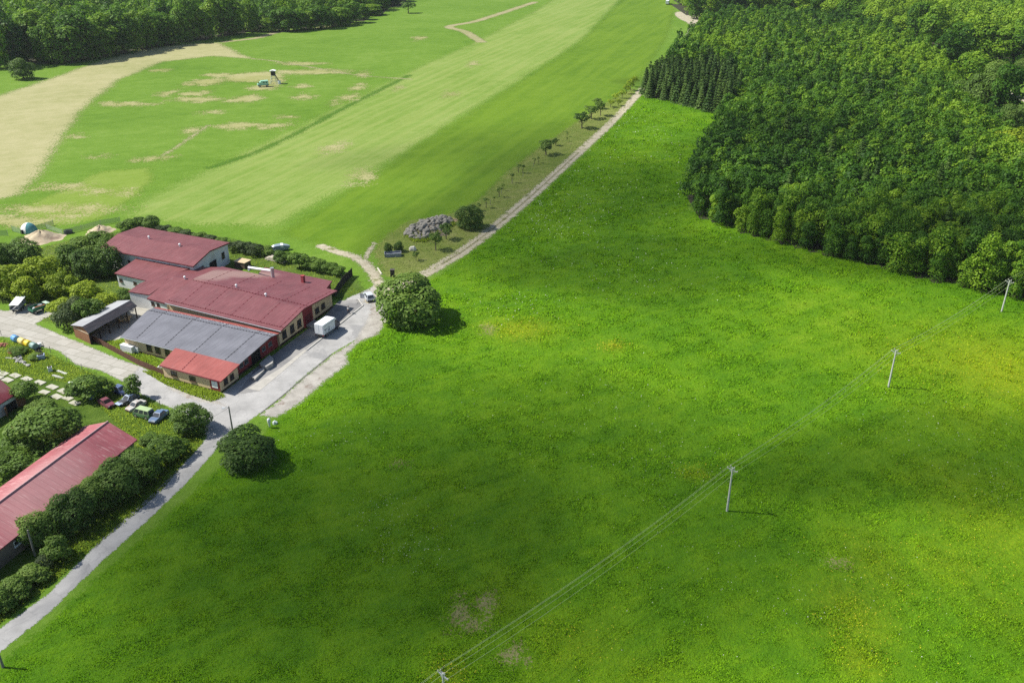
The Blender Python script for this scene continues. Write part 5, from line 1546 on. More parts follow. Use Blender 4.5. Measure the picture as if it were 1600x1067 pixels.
# coloured tanks in a row, and what lies round them
ax_t = heading((20, 528), (60, 546))
ya = G(24, 533); ye = (G(60, 547) - ya).normalized()
for px_, col, lb, ln in ((25, (.12, .32, .62), 'bright blue barrel at the left end of the barrel row', 1.5), (36, (.68, .58, .22), 'pale yellow barrel next to the blue barrel', 1.7), (45, (.72, .55, .03), 'strong yellow barrel next to the grey green barrel', 1.4), (54, (.22, .34, .31), 'grey green barrel at the right end of the barrel row', 1.5)):
    c = G(px_, 533 + (px_ - 24) * .40); r = thing('barrel', lb, 'barrel', c, ax_t, 'barrels lying in a row'); mm = paint('barrel %s' % lb[:6], col, .45)
    MB().tube([(-ln / 2, 0, .72), (-ln / 2 + .08, 0, .72), (ln / 2 - .08, 0, .72), (ln / 2, 0, .72)], [.6, .7, .7, .6], 20).build('drum', mm, r)
    for x in (-.3, .3): MB().tube([(x * ln - .05, 0, .72), (x * ln + .05, 0, .72)], .735, 20).build('hoop', mm, r)
for i, (x, y) in enumerate([(59, 549), (63, 551), (61, 546)]):
    b = G(x, y); m = MB(); n = 18
    vs, fs = [], []
    for k in range(n):
        a = 2 * math.pi * k / n
        for j in range(6):
            c_ = 2 * math.pi * j / 6; rr = .36 + .14 * math.cos(c_); vs.append((rr * math.cos(a), rr * math.sin(a), .14 + .14 * math.sin(c_)))
    for k in range(n):
        for j in range(6): fs.append((k * 6 + j, ((k + 1) % n) * 6 + j, ((k + 1) % n) * 6 + (j + 1) % 6, k * 6 + (j + 1) % 6))
    tag(m.add(vs, fs).build('tyre', TYRE, loc=(b.x, b.y, .0)), 'old black tyre lying at the end of the barrel row', 'tyre', 'old tyres by the barrels')
b = G(62, 541); tag(MB().tube([(0, 0, 0), (0, 0, .7), (0, 0, .75)], [.45, .45, .38], 14).build('tub', PALE_METAL, loc=b), 'pale round tub behind the old tyres', 'tub')
m = MB(); BR = M('loose bricks', (.30, .12, .085), .9, .35, 4)
for px_, py_, r_, n_ in ((24, 548, 13, 110), (3, 540, 8, 40)):
    c = G(px_, py_); k = mpp(c)
    for i in range(n_):
        a, d = random.uniform(0, 6.28), random.random() ** .6
        m.box((c.x + math.cos(a) * d * r_ * k, c.y + math.sin(a) * d * r_ * k * .8, .1 + (1 - d) * .55 * random.random()), (.5, .26, .2), random.uniform(0, 3.1))
tag(m.build('brick_heap', BR), 'heap of loose red bricks below the coloured barrels', 'bricks', None, 'stuff')
def boxy(name, label, cat, px_, py_, d, rz, mat, top=None, z=0, tilt=0.0, bevel=.03):
    b = G(px_, py_); r = thing(name, label, cat, (b.x, b.y, z), rz)
    MB().box((0, 0, d[2] / 2), d).build('body', mat, r, bevel=bevel)
    if top: MB().box((0, 0, d[2] + top[1] / 2), (d[0] * top[2], d[1] * top[2], top[1])).build('lid', top[0], r, bevel=.015)
    r.rotation_euler = (tilt, 0, rz); return r
boxy('crate', 'blue grey crate with dark top among the weeds', 'crate', 65, 560, (1.4, 1.2, .9), .4, M('blue grey box', (.30, .37, .47), .6), (BLACKISH, .06, .7))
boxy('washing_machine', 'discarded white appliance with dark front near the slab path', 'appliance', 79, 580, (.8, .8, 1.0), .5, PALE_METAL, (BLACKISH, .03, .8))
for i, (x, y, l_, lb) in enumerate([(97, 582, 2.6, 'pale board lying in the grass behind the appliance'), (88, 588, 1.8, 'grey board nearest the slab path'), (93, 590, 1.6, 'short grey board in the dry weeds'), (42, 570, 1.4, 'short pale board near the rubble'), (14, 560, 1.3, 'grey board beside the brick heap')]):
    b = G(x, y); o = MB().box((0, 0, .08), (l_, .5, .12)).box((0, .02, .16), (l_ * .8, .3, .05)).build('board', M('board %d' % i, (.5 - .05 * i, .5 - .05 * i, .46 - .05 * i), .8, .2), loc=b); o.rotation_euler = (0, .05, -.45 + .1 * i); tag(o, lb, 'board')
for i, (x, y) in enumerate([(24, 561), (29, 563), (33, 561), (27, 566), (34, 566), (38, 567), (44, 572), (31, 558)]):
    b = G(x, y); bm_ = bmesh.new(); bmesh.ops.create_icosphere(bm_, subdivisions=2, radius=.5)
    for v in bm_.verts: v.co *= random.uniform(.75, 1.15); v.co.z = v.co.z * .7 + .2
    me = bpy.data.meshes.new('rubble'); bm_.to_mesh(me); bm_.free(); me.materials.append(CONCRETE)
    o = obj('rubble_block', me); o.location = b; o.scale = (1, .8, .8); tag(o, 'pale broken concrete lump below the brick heap', 'rubble', 'concrete lumps below the bricks')
ws = thing('scrap', 'white crumpled metal scrap left of the wide bright bush', 'scrap', G(115, 602))
for k in range(5): MB().box((random.uniform(-.6, .6), random.uniform(-.5, .5), .4 + .1 * k), (1.5, .5, .05), random.uniform(0, 3)).build('sheet', PALE_METAL, ws)
for i, s_ in enumerate(ws.children): s_.rotation_euler = (random.uniform(-.5, .5), random.uniform(-.4, .4), 0)

# concrete slabs of the old path
SLAB = M('weathered slab', (.42, .41, .34), .92, .15, .9, dirt=(.22, .22, .13), dirt_scale=.5)
sm = None
for i, (x, y, s_) in enumerate([(5, 584, 1), (24, 587, 1), (42, 592.5, 1), (62, 598, 1), (82, 605, 1), (99, 611.5, 1), (115, 615, .9), (12, 594, 1), (50.5, 606, .8), (69.5, 613, .9), (89, 620, 1), (106, 622.5, .9), (117, 630, .9), (34, 600, .7), (-8, 579, 1), (-4, 590, 1)]):
    b = G(x, y)
    o = MB().box((0, 0, .07), (2.3, 1.35, .14)).build('concrete_slab', SLAB, bevel=.04) if sm is None else obj('concrete_slab', sm)
    sm = o.data; o.location = b; o.scale = (s_, s_, 1); o.rotation_euler = (0, 0, math.radians(-30) + random.uniform(-.12, .12))
    tag(o, 'pale weathered concrete slab of the overgrown double slab path', 'slab', 'slabs of the overgrown path')

# ------------------------------------------------------------------ field things
def mound(name, label, px_, py_, rx, ry, h, mat, kind=None):
    c = G(px_, py_); k = mpp(c); fy = 1 / (CAM_Z / math.hypot(c.y, CAM_Z)); n = 40
    m = MB(); vs, fs = [], []
    rr = np.random.default_rng(int(px_))
    ph = rr.uniform(0, 6, 6)
    for j in range(13):
        t = j / 12
        for i in range(n):
            a = 2 * math.pi * i / n; w = 1 + .08 * math.sin(3 * a + ph[0]) + .06 * math.sin(7 * a + ph[1])
            z = h * (math.cos(t * math.pi) * .5 + .5) * (1 + .12 * math.sin(5 * a + 4 * t + ph[2])) + (rr.normal() * .06 if 0 < t < 1 else 0)
            vs.append((math.cos(a) * t * rx * k * w, math.sin(a) * t * ry * k * fy * w, z - (.05 if t == 1 else 0)))
    for j in range(12):
        for i in range(n): fs.append((j * n + i, j * n + (i + 1) % n, (j + 1) * n + (i + 1) % n, (j + 1) * n + i))
    o = m.add(vs, fs).build(name, mat, smooth=True, loc=c)
    return tag(o, label, 'heap')


SAND = M('sand heap', (.46, .38, .26), .95, .2, .5, dirt=(.30, .22, .16), dirt_scale=.35)
mound('sand_heap', 'big pale sand heap in front of the green nets', 65, 373, 35, 10, 2.2, SAND)
mound('sand_heap', 'smaller sand heap by the hedge left of the barn', 157, 361, 22, 8, 1.5, SAND)
tn = thing('round_tent', 'small round tent half white half teal behind the sand heap', 'tent', G(46, 362))
for s, mt in ((0, M('white canvas', (.75, .76, .74), .8)), (1, M('teal canvas', (.08, .25, .27), .8))):
    m = MB(); vs, fs = [], []; nn = 12
    for j in range(7):
        t = j / 6 * math.pi / 2
        for i in range(nn + 1):
            a = math.pi * (i / nn + .5 + s); vs.append((2.3 * math.cos(t) * math.cos(a), 2.0 * math.cos(t) * math.sin(a), 2.6 * math.sin(t)))
    for j in range(6):
        for i in range(nn): fs.append((j * (nn + 1) + i, j * (nn + 1) + i + 1, (j + 1) * (nn + 1) + i + 1, (j + 1) * (nn + 1) + i))
    m.add(vs, fs).build('canvas', mt, tn, smooth=True)
MB().box((-1.0, -1.95, .6), (.7, .3, 1.1)).build('doorway', BLACKISH, tn)
boxy('feed_tub', 'dark tub on the grass right of the sand heap', 'tub', 107, 364.5, (2.0, 1.6, .9), .2, M('dark plastic', (.06, .065, .08), .6), (BLACKISH, .04, .85))

# lookout tower and green truck in the field
b = G(428.5, 131); k = mpp(b); tw_ = thing('lookout_tower', 'small lookout tower on pale legs with dark cabin in the field', 'tower', b); Ht = 6.6
PL = M('pale green timber', (.50, .56, .46), .8, .15)
for sx in (-1, 1):
    for sy in (-1, 1): MB().tube([(sx * 1.5, sy * 1.5, 0), (sx * .9, sy * .9, 3.9)], .13, 6).build('leg', PL, tw_)
for z, w in ((1.2, 1.32), (2.6, 1.1)):
    m = MB()
    for s in (-1, 1): m.box((0, s * w, z), (w * 2, .12, .12)); m.box((s * w, 0, z), (.12, w * 2, .12))
    m.build('brace', PL, tw_)
MB().box((0, 0, 3.95), (2.3, 2.3, .14)).build('platform', PL, tw_)
MB().box((0, 0, 5.1), (1.9, 1.9, 2.15)).build('cabin', M('dark cabin boards', (.05, .042, .04), .8, .2), tw_, bevel=.03)
MB().box((-.97, 0, 5.3), (.05, 1.4, 1.2)).build('window', M('pale shutter', (.5, .5, .52), .5), tw_)
m = MB(); m.side([(-1.5, 6.2), (-1.5, 6.32), (0, 6.75), (1.5, 6.32), (1.5, 6.2)], -1.4, 1.4); m.build('roof', M('white roof', (.78, .78, .76), .6, .04), tw_)
m = MB(); m.tube([(1.0, -.6, 4.0), (3.2, -.6, 0)], .1, 6); m.tube([(1.0, .6, 4.0), (3.2, .6, 0)], .1, 6)
for i in range(9): m.box((1.2 + i * .22, 0, 3.6 - i * .41), (.12, 1.2, .06))
m.build('stair', M('dark timber', (.09, .07, .06), .9), tw_)
m = MB(); m.box((-3.0, -.5, 1.1), (3.4, .12, .12)); [m.box((-4.6 + i * 1.6, -.5, .55), (.12, .12, 1.1)) for i in range(3)]; m.build('railing', PL, tw_)
b = G(436.5, 131.5); tag(MB().tube([(0, 0, 0), (0, 0, 1.4), (0, 0, 1.5)], [.8, .8, .7], 14).build('water_tank', PALE_METAL, loc=b), 'white water tank at the foot of the lookout tower stair', 'tank')
gv_ = thing('utility_truck', 'pale green box truck with dark chassis beside the lookout tower', 'truck', G(412, 136), math.radians(200))
MG = paint('mint paint', (.30, .58, .45), .5)
MB().box((-.6, 0, 2.0), (3.6, 2.2, 2.0)).build('body', MG, gv_, bevel=.08)
m = MB(); m.side([(1.25, .9), (1.25, 2.4), (1.9, 2.4), (2.4, 1.6), (2.9, 1.5), (2.9, .9)], -1.0, 1.0); m.build('cab', MG, gv_, bevel=.05)
MB().box((0, 0, .8), (5.4, 1.2, .3)).build('chassis', BUMPER, gv_)
for s in (-1, 1):
    for x in (-1.4, -.2): MB().box((x, s * 1.11, 2.2), (.6, .04, .6)).build('window', AUTO_GLASS, gv_)
    for x in (-1.6, 2.0): wheel(gv_, x, s * 1.0, .55, .35)
MB().add([(1.95, -.85, 2.34), (1.95, .85, 2.34), (2.42, .88, 1.68), (2.42, -.88, 1.68)], [(0, 1, 2, 3)]).build('windscreen', AUTO_GLASS, gv_)
tl = thing('road_trailer', 'long white trailer parked at the far end of the field road', 'trailer', G(1043, 7), heading((1041, 8), (1046, 1)))
MB().box((0, 0, 2.0), (11, 2.6, 2.6)).build('cargo_box', PALE_METAL, tl, bevel=.06); MB().box((0, 0, .6), (10, 1.0, .25)).build('chassis', BUMPER, tl)
for x in (-3.5, -2.3, 4.2):
    for s in (-1, 1): wheel(tl, x, s * 1.1, .5, .3)

# boulder heap
bp = np.array(px2w([(632, 366), (648, 352), (668, 344), (690, 341), (704, 342), (706, 350), (694, 360), (676, 368), (664, 376), (648, 374)]))
STONE = M('grey boulder', (.26, .245, .21), .92, .4, .7, dirt=(.11, .10, .08), dirt_scale=1.2)
BM = []
for i in range(6):
    bm_ = bmesh.new(); bmesh.ops.create_icosphere(bm_, subdivisions=3, radius=1.0)
    rr = np.random.default_rng(700 + i); d_ = rr.normal(size=(9, 3)); d_ /= np.linalg.norm(d_, axis=1, keepdims=True); o_ = rr.uniform(.55, .95, 9)
    for v in bm_.verts:
        for d, of in zip(d_, o_):
            e = v.co.dot(Vector(d)) - of
            if e > 0: v.co -= Vector(d) * e * .85
        v.co *= 1 + rr.normal() * .015
    me = bpy.data.meshes.new('boulder'); bm_.to_mesh(me); bm_.free(); me.materials.append(STONE); BM.append(me)
bc = bp.mean(0); placed = []
brng = np.random.default_rng(8); tries = 0
while len(placed) < 90 and tries < 6000:
    tries += 1
    x, y = brng.uniform(bp[:, 0].min(), bp[:, 0].max()), brng.uniform(bp[:, 1].min(), bp[:, 1].max())
    P2 = np.array([[x, y]])
    if not inside(P2[:, 0], P2[:, 1], bp)[0] or any((x - a) ** 2 + (y - c) ** 2 < .95 ** 2 for a, c in placed): continue
    placed.append((x, y)); ed = float(seg_d(P2[:, 0], P2[:, 1], bp, True)[0])
    o = obj('boulder', BM[len(placed) % 6]); s_ = brng.uniform(.5, 1.15)
    o.location = (x, y, .35 * s_ + min(ed, 3.2) * .30); o.scale = (s_, s_ * brng.uniform(.75, 1), s_ * brng.uniform(.6, .8)); o.rotation_euler = (brng.uniform(-.4, .4), brng.uniform(-.4, .4), brng.uniform(0, 6.28))
    tag(o, 'grey boulder of the stone heap beside the dirt road', 'boulder', 'boulders of the stone heap')
mound('earth_heap', 'low brown earth heap under the boulders', 671, 359, 34, 15, 1.2, M('stone heap earth', (.17, .14, .10), .95, .3, .6))
mound('earth_heap', 'flat bare earth heap right of the boulders', 702, 345, 14, 6, .5, M('red brown earth', (.33, .23, .15), .95, .2, .6))
pt = thing('planter', 'grey trough planted with two dark shrubs near the track fork', 'planter', G(614, 400), .15)
kk = mpp(pt.location)
m = MB()
for s in (-1, 1): m.box((0, s * .95, .5), (4.4, .12, 1.0)); m.box((s * 2.14, 0, .5), (.12, 1.78, 1.0))
m.box((0, 0, .3), (4.1, 1.7, .5)); m.build('trough', M('grey trough', (.24, .26, .29), .7, .2), pt)
for x, y, w, lb in ((607, 396, 14, 'left dark shrub growing in the grey trough'), (623, 393, 15, 'right dark shrub growing in the grey trough')):
    s_ = plant('dark', x, y, w, 17, 'shrub', lb, 'shrub', 'shrubs in the trough', var=1)
b = G(613.5, 432); hv = thing('beehive', 'tall dark box standing on the verge left of the big round tree', 'box', b)
MB().box((0, 0, .9), (1.0, .9, 1.8)).build('body', M('dark box', (.05, .04, .035), .8, .2), hv, bevel=.03); MB().box((0, 0, 1.85), (1.15, 1.05, .1)).build('lid', M('dark lid', (.09, .08, .07), .7), hv)
o = loft([(-1.0, .2, .1, 0, .5), (-.6, .6, .4, 0, .95), (.4, .7, .5, 0, 1.05), (.95, .3, .2, 0, .5)]).build('sack', M('white sack', (.58, .55, .48), .8, .15), loc=G(645, 391)); tag(o, 'pale full sack behind the young narrow fruit tree', 'sack')
b = G(593, 424); o = MB().box((0, 0, .1), (4.4, .35, .2)).box((0, 0, .22), (4.0, .2, .05)).build('beam', M('white beam', (.62, .58, .48), .7, .12), loc=b); o.rotation_euler = (0, 0, heading((590, 418), (597, 429))); tag(o, 'pale beam lying in the grass beside the dirt track', 'beam')
for i, (x, y) in enumerate([(748, 337), (766, 320), (783, 304), (800, 288), (817, 276), (833, 262)]):
    o = MB().tube([(0, 0, 0), (.1, 0, 1.5)], .07, 6).tube([(.1, 0, 1.45), (.1, 0, 1.52)], .09, 6).build('stake', WOOD_GREY, loc=G(x, y)); tag(o, 'thin wooden stake in the dry verge by the saplings', 'stake', 'stakes in the verge')

# garden behind the workshop
boxy('crate', 'brown wooden crate with pale tan lid at the barn corner', 'crate', 380, 417, (3.2, 2.4, 1.6), AX, M('brown crate', (.13, .09, .065), .9, .25), (M('tan lid', (.55, .42, .26), .7, .1), .16, 1.12))
st_ = thing('timber_stack', 'long stack of pale timber beside the garden hedge', 'timber', G(431, 408), heading((415, 402), (449, 410)))
for z in range(3):
    for j in range(4): MB().box((random.uniform(-.15, .15) + (.6 if z == 2 else 0), -.6 + j * .4, .3 + z * .32), (6.2 - z * .8, .34, .28)).build('beam', M('pale timber %d%d' % (z, j), (.50 - .03 * j, .45 - .03 * j, .36 - .02 * j), .85, .15, 2), st_)
for x in (-2, 2): MB().box((x, 0, .08), (.2, 1.8, .16)).build('bearer', WOOD_GREY, st_)
boxy('concrete_block', 'grey concrete block behind the timber stack', 'block', 421, 398, (3.2, 1.6, 1.4), AX, CONCRETE, None)
tb2 = thing('covered_boat', 'boat under white and blue grey tarpaulin in the garden grass', 'boat', G(438, 391), heading((428, 391), (449, 389)))
loft([(-2.4, .3, .5, .3, 1.1), (-1.2, .7, .9, .2, 1.5), (.6, .75, .9, .2, 1.65), (2.0, .5, .6, .3, 1.3), (2.6, .1, .15, .5, 1.1)]).build('tarpaulin', M('blue grey tarp', (.22, .27, .33), .5, .15), tb2)
loft([(-2.2, .35, .52, .8, 1.16), (-1.6, .62, .8, .7, 1.42), (-1.5, .62, .8, .7, 1.44)]).build('stripe', PALE_METAL, tb2); loft([(.2, .80, .93, .6, 1.68), (.9, .76, .88, .6, 1.64)]).build('stripe', PALE_METAL, tb2)
boxy('storage_box', 'long white storage box against the grey wing wall', 'box', 201, 549, (3.2, 1.1, 1.4), AX, PALE_METAL, (M('box lid', (.6, .62, .63), .5), .08, 1.04))
boxy('storage_box', 'small white cabinet right of the long storage box', 'box', 216, 550, (1.1, .9, 1.2), AX, PALE_METAL, (M('cabinet lid', (.62, .64, .65), .5), .06, 1.05))
o = loft([(-.6, .2, .15, 0, .3), (-.1, .45, .35, 0, .7), (.5, .3, .2, 0, .4)]).build('sack', PALE_METAL, loc=G(250.5, 576)); tag(o, 'white sack at the corner of the tan extension', 'sack')
mk = thing('marker_post', 'white tapered marker standing in the grass beside the fork bush', 'marker', G(421.5, 668))
MB().tube([(0, 0, 0), (0, 0, .4), (0, 0, 1.3), (0, 0, 1.75), (0, 0, 1.9)], [.08, .16, .30, .30, .16], 12).build('body', PALE_METAL, mk, smooth=True)
MB().tube([(0, 0, -.1), (0, 0, .4)], .05, 6).build('stake', WOOD_GREY, mk)
o = loft([(-.45, .2, .15, 0, .35), (-.1, .4, .3, 0, .6), (.4, .25, .2, 0, .35)]).build('sack', M('pale sack', (.6, .66, .64), .6), loc=G(430, 662)); tag(o, 'pale sack beside the white tapered marker', 'sack')
m = MB(); b = G(12, 862)
ph_ = thing('log_pile', 'grey log pile in the shade under the pink roof edge', 'logs', b, heading((0, 876), (30, 848)))
for k in range(16): MB().tube([(-2.4 + random.uniform(-.3, .3), -.8 + (k % 6) * .32, .2 + .3 * (k // 6)), (2.2 + random.uniform(-.3, .3), -.8 + (k % 6) * .32, .2 + .3 * (k // 6))], .15, 7).build('log', WOOD_GREY, ph_)

# ------------------------------------------------------------------ the person in the yard
def skin_body(name, V, Ed, R, mat, parent, root=0):
    me = bpy.data.meshes.new(name); me.from_pydata(V, Ed, []); me.materials.append(mat)
    o = obj(name, me, parent)
    o.modifiers.new('skin', 'SKIN')
    for i, sv_ in enumerate(me.skin_vertices[0].data):
        sv_.radius = (R[i],) * 2 if not hasattr(R[i], '__len__') else R[i]; sv_.use_root = i == root
    s = o.modifiers.new('sub', 'SUBSURF'); s.levels = s.render_levels = 1
    return o


pe = thing('person', 'person in white top and dark trousers walking across the yard', 'person', G(545, 490), 2.3)
SKIN = M('skin', (.45, .27, .19), .6, .05); CLOTH_W = M('white top', (.72, .72, .72), .85, .05); CLOTH_D = M('dark trousers', (.02, .022, .028), .9, .1); HAIR = M('dark hair', (.03, .02, .015), .7)
V = [(0, 0, .95), (0, 0, 1.12), (0, 0, 1.36), (0, 0, 1.50), (.01, 0, 1.60), (.02, 0, 1.70), (0, .1, .92), (.17, .1, .5), (.05, .1, .08), (.2, .1, .04), (0, -.1, .92), (-.05, -.1, .5), (-.28, -.1, .14), (-.14, -.1, .05),
     (0, .19, 1.42), (-.06, .27, 1.14), (.05, .28, .90), (.08, .28, .82), (0, -.19, 1.42), (.06, -.27, 1.14), (.22, -.27, .94), (.26, -.27, .87)]
Ed = [(0, 1), (1, 2), (2, 3), (3, 4), (4, 5), (0, 6), (6, 7), (7, 8), (8, 9), (0, 10), (10, 11), (11, 12), (12, 13), (2, 14), (14, 15), (15, 16), (16, 17), (2, 18), (18, 19), (19, 20), (20, 21)]
R = [.13, .12, .15, .055, .085, .085, .09, .06, .045, .035, .09, .06, .045, .035, .06, .045, .032, .035, .06, .045, .032, .035]
for hnd, s in ((17, 1), (21, -1)):
    h = Vector(V[hnd])
    for f in range(5):
        a = len(V); o1 = Vector((-.03 + f * .015, s * .005, -.04 - .008 * (2 - abs(f - 2)))); V += [tuple(h + o1), tuple(h + o1 * 1.9)]; R += [.009, .007]; Ed += [(hnd, a), (a, a + 1)]
skin_body('body', V, Ed, R, SKIN, pe)
skin_body('top', V[:3] + [(0, 0, 1.46)] + [V[14], V[15], (-.02, .275, 1.02), V[18], V[19], (.14, -.27, 1.04)], [(0, 1), (1, 2), (2, 3), (2, 4), (4, 5), (5, 6), (2, 7), (7, 8), (8, 9)], [.155, .15, .175, .08, .08, .065, .05, .08, .065, .05], CLOTH_W, pe)
skin_body('trousers', [(0, 0, 1.0), (0, 0, .93)] + [V[6], V[7], (.06, .1, .13), V[10], V[11], (-.26, -.1, .18)], [(0, 1), (1, 2), (2, 3), (3, 4), (1, 5), (5, 6), (6, 7)], [.15, .15, .11, .08, .065, .11, .08, .065], CLOTH_D, pe, 1)
hb = bmesh.new(); bmesh.ops.create_icosphere(hb, subdivisions=2, radius=.105)
for v in hb.verts: v.co = Vector((v.co.x - .015, v.co.y, max(v.co.z, -.03) + 1.69))
me = bpy.data.meshes.new('hair'); hb.to_mesh(me); hb.free(); me.materials.append(HAIR); obj('hair', me, pe)
m = MB(); [m.box((.105, s * .032, 1.66), (.012, .02, .012)) for s in (-1, 1)]; m.build('eyes', BLACKISH, pe); MB().box((.115, 0, 1.635), (.03, .02, .03)).build('nose', SKIN, pe)
for s in (-1, 1): MB().box((.01, s * .095, 1.645), (.04, .015, .05)).build('ear', SKIN, pe)
MB().box((.1, 0, 1.595), (.01, .045, .01)).build('mouth', M('lips', (.3, .12, .1), .6), pe)
for y, x in ((.1, .12), (-.1, -.22)): MB().box((x, y, .05), (.28, .1, .09)).build('shoe', BUMPER, pe, bevel=.02)
pe.scale = (1.1,) * 3

# ------------------------------------------------------------------ grass blades and flowers
def tufts(name, sampler, n, h, w, mat, label, seed, attr=False, z=.0):
    rng = np.random.default_rng(seed)
    X, Y, S = sampler(rng, n); n = len(X)
    a = rng.uniform(0, 6.283, n); lean = rng.normal(size=(n, 2)) * .45
    hh = h * S * rng.uniform(.5, 1.3, n); ww = w * S * rng.uniform(.6, 1.4, n)
    V = np.zeros((n, 3, 3))
    V[:, 0] = np.stack([X - np.cos(a) * ww, Y - np.sin(a) * ww, np.full(n, z)], 1); V[:, 1] = np.stack([X + np.cos(a) * ww, Y + np.sin(a) * ww, np.full(n, z)], 1)
    V[:, 2] = np.stack([X + lean[:, 0] * hh, Y + lean[:, 1] * hh, z + hh], 1)
    V = V.reshape(-1, 3)
    at = {'tint': np.repeat(np.clip(.5 + rng.normal(size=n) * .2, 0, 1), 3)}
    if attr: at['yellow'] = np.repeat(yellow_fn(X, Y), 3)
    return tag(obj(name, np_mesh(name, V, np.arange(3 * n).reshape(-1, 3), mat, at)), label, None, None, 'stuff')


def meadow_sampler(rng, n):
    # more blades near the viewer, thinning with distance
    Y = 60 + (440 - 60) * rng.random(n * 2) ** 2.0; X = rng.uniform(-.74, .74, n * 2) * (Y + 12)
    ok = inside(X, Y, MEADOW_POLY) & (seg_d(X, Y, MEADOW_POLY, True) > .4)
    X, Y = X[ok][:n], Y[ok][:n]
    bare = ell_sdf(BARE)[0](X, Y); kk = (bare < -.3) | (rng.random(len(X)) < .25); X, Y = X[kk], Y[kk]
    tus = .6 * vnoise(X, Y, 1.7, 1) + .4 * vnoise(X, Y, 6.0, 2)
    k = rng.random(len(X)) < np.clip((tus - .22) * 2.2, .25, 1); X, Y, tus = X[k], Y[k], tus[k]
    return X, Y, np.clip(Y / 120, .8, 2.2) * np.clip(.55 + .9 * tus, .5, 1.4)


def blade_mat(name, cols, yellow=False, upness=.22):
    m = N(name); p = m.pos()
    big = m.noise(p, .018, 5, .6, .6); med = m.noise(p, .16, 6, .7); fine = m.noise(p, 1.6, 5, .75)
    f = m.math('ADD', m.math('MULTIPLY', big, .30), m.math('ADD', m.math('MULTIPLY', med, .28), m.math('ADD', m.math('MULTIPLY', fine, .14), m.math('ADD', m.math('MULTIPLY', m.attr('tint'), .06), m.math('MULTIPLY', swath(m, p, .5), .22)))))
    c = m.ramp(f, [(.37, cols[0]), (.46, cols[1]), (.54, cols[2]), (.65, cols[3])])
    if yellow: c = m.mix(m.math('MULTIPLY', m.math('MULTIPLY', m.attr('yellow'), m.rng(m.attr('tint'), .35, .65, .3, 1.0)), .45, True), c, (.36, .335, .010))
    m.color(c); m.b.inputs['Roughness'].default_value = .8; m.b.inputs['Specular IOR Level'].default_value = .08
    up = m.n('CombineXYZ'); up.inputs[2].default_value = 1.0
    g = m.n('NewGeometry'); va = m.n('VectorMath', operation='ADD'); vs = m.n('VectorMath', operation='SCALE'); vs.inputs['Scale'].default_value = upness
    m.l(g.outputs['Normal'], vs.inputs[0]); m.l(vs.outputs[0], va.inputs[0]); m.l(up.outputs[0], va.inputs[1])
    vn = m.n('VectorMath', operation='NORMALIZE'); m.l(va.outputs[0], vn.inputs[0])
    df = m.n('BsdfDiffuse'); tl = m.n('BsdfTranslucent'); ng = m.n('VectorMath', operation='SCALE'); ng.inputs['Scale'].default_value = -1.0; ad = m.n('AddShader')
    m.l(vn.outputs[0], ng.inputs[0]); m.l(c, df.inputs['Color']); m.l(c, tl.inputs['Color']); m.l(vn.outputs[0], df.inputs['Normal']); m.l(ng.outputs[0], tl.inputs['Normal'])
    m.l(df.outputs[0], ad.inputs[0]); m.l(tl.outputs[0], ad.inputs[1]); m.l(ad.outputs[0], m.out.inputs['Surface'])
    return m.mat


tufts('meadow_grass', meadow_sampler, 900000, .24, .062, blade_mat('meadow blades', MEADOW, True), 'tall meadow grass blades', 31, attr=True)


def spots(centres, rng, n):
    X, Y = [], []
    for px_, py_, rx, ry, wt in centres:
        c = G(px_, py_); k = mpp(c); m_ = int(n * wt); X.append(c.x + rng.normal(size=m_) * rx * k * .5); Y.append(c.y + rng.normal(size=m_) * ry * k * .5 / (CAM_Z / math.hypot(c.y, CAM_Z)))
    return np.concatenate(X), np.concatenate(Y)


def flowers(name, centres, n, size, mat, label, seed, h=.45):
    rng = np.random.default_rng(seed); X, Y = spots(centres, rng, n)
    ok = inside(X, Y, MEADOW_POLY); X, Y = X[ok], Y[ok]; n = len(X)
    pos = np.stack([X, Y, h * rng.uniform(.7, 1.2, n)], 1); nrm = np.array([0, 0, 1.0]) + rng.normal(size=(n, 3)) * .35; nrm /= np.linalg.norm(nrm, axis=1, keepdims=True)
    s = size * rng.uniform(.5, 1.4, n) * np.clip(Y / 150, .8, 2)
    V, Q = quads_from(pos, nrm, s * .5, s * .5, rng)
    return tag(obj(name, np_mesh(name, V, Q, mat)), label, None, None, 'stuff')


flowers('white_flowers', [(860, 340, 110, 50, .22), (1000, 200, 90, 50, .14), (930, 280, 120, 60, .14), (1000, 420, 160, 60, .10), (640, 860, 70, 40, .06), (600, 800, 60, 40, .05), (1060, 740, 120, 60, .06), (1120, 300, 80, 60, .06), (1470, 680, 160, 60, .06),
                           (1560, 760, 80, 60, .05), (790, 480, 90, 30, .05), (530, 690, 80, 50, .04), (900, 650, 250, 120, .08), (1200, 900, 300, 140, .08)], 2000, .16, M('white umbels', (.46, .50, .36), .8), 'small white umbel flowers in clusters across the meadow', 41)
flowers('yellow_flowers', [(815, 515, 90, 24, .16), (958, 541, 30, 10, .08), (1450, 560, 160, 70, .16), (1370, 880, 110, 80, .10), (1340, 980, 90, 70, .12), (1540, 860, 120, 120, .16), (1085, 740, 40, 20, .04), (700, 1055, 50, 30, .05), (1560, 600, 120, 90, .14), (900, 1000, 120, 80, .05)],
        2000, .15, M('yellow buttercups', (.46, .40, .02), .8), 'yellow buttercups in drifts on the right of the meadow', 42)


def verge_sampler(pxs):
    w = np.array(px2w(pxs))
    def f(rng, n):
        X = rng.uniform(w[:, 0].min(), w[:, 0].max(), n * 4); Y = rng.uniform(w[:, 1].min(), w[:, 1].max(), n * 4)
        ok = inside(X, Y, w); X, Y = X[ok][:n], Y[ok][:n]
        return X, Y, np.full(len(X), 1.0)
    return f


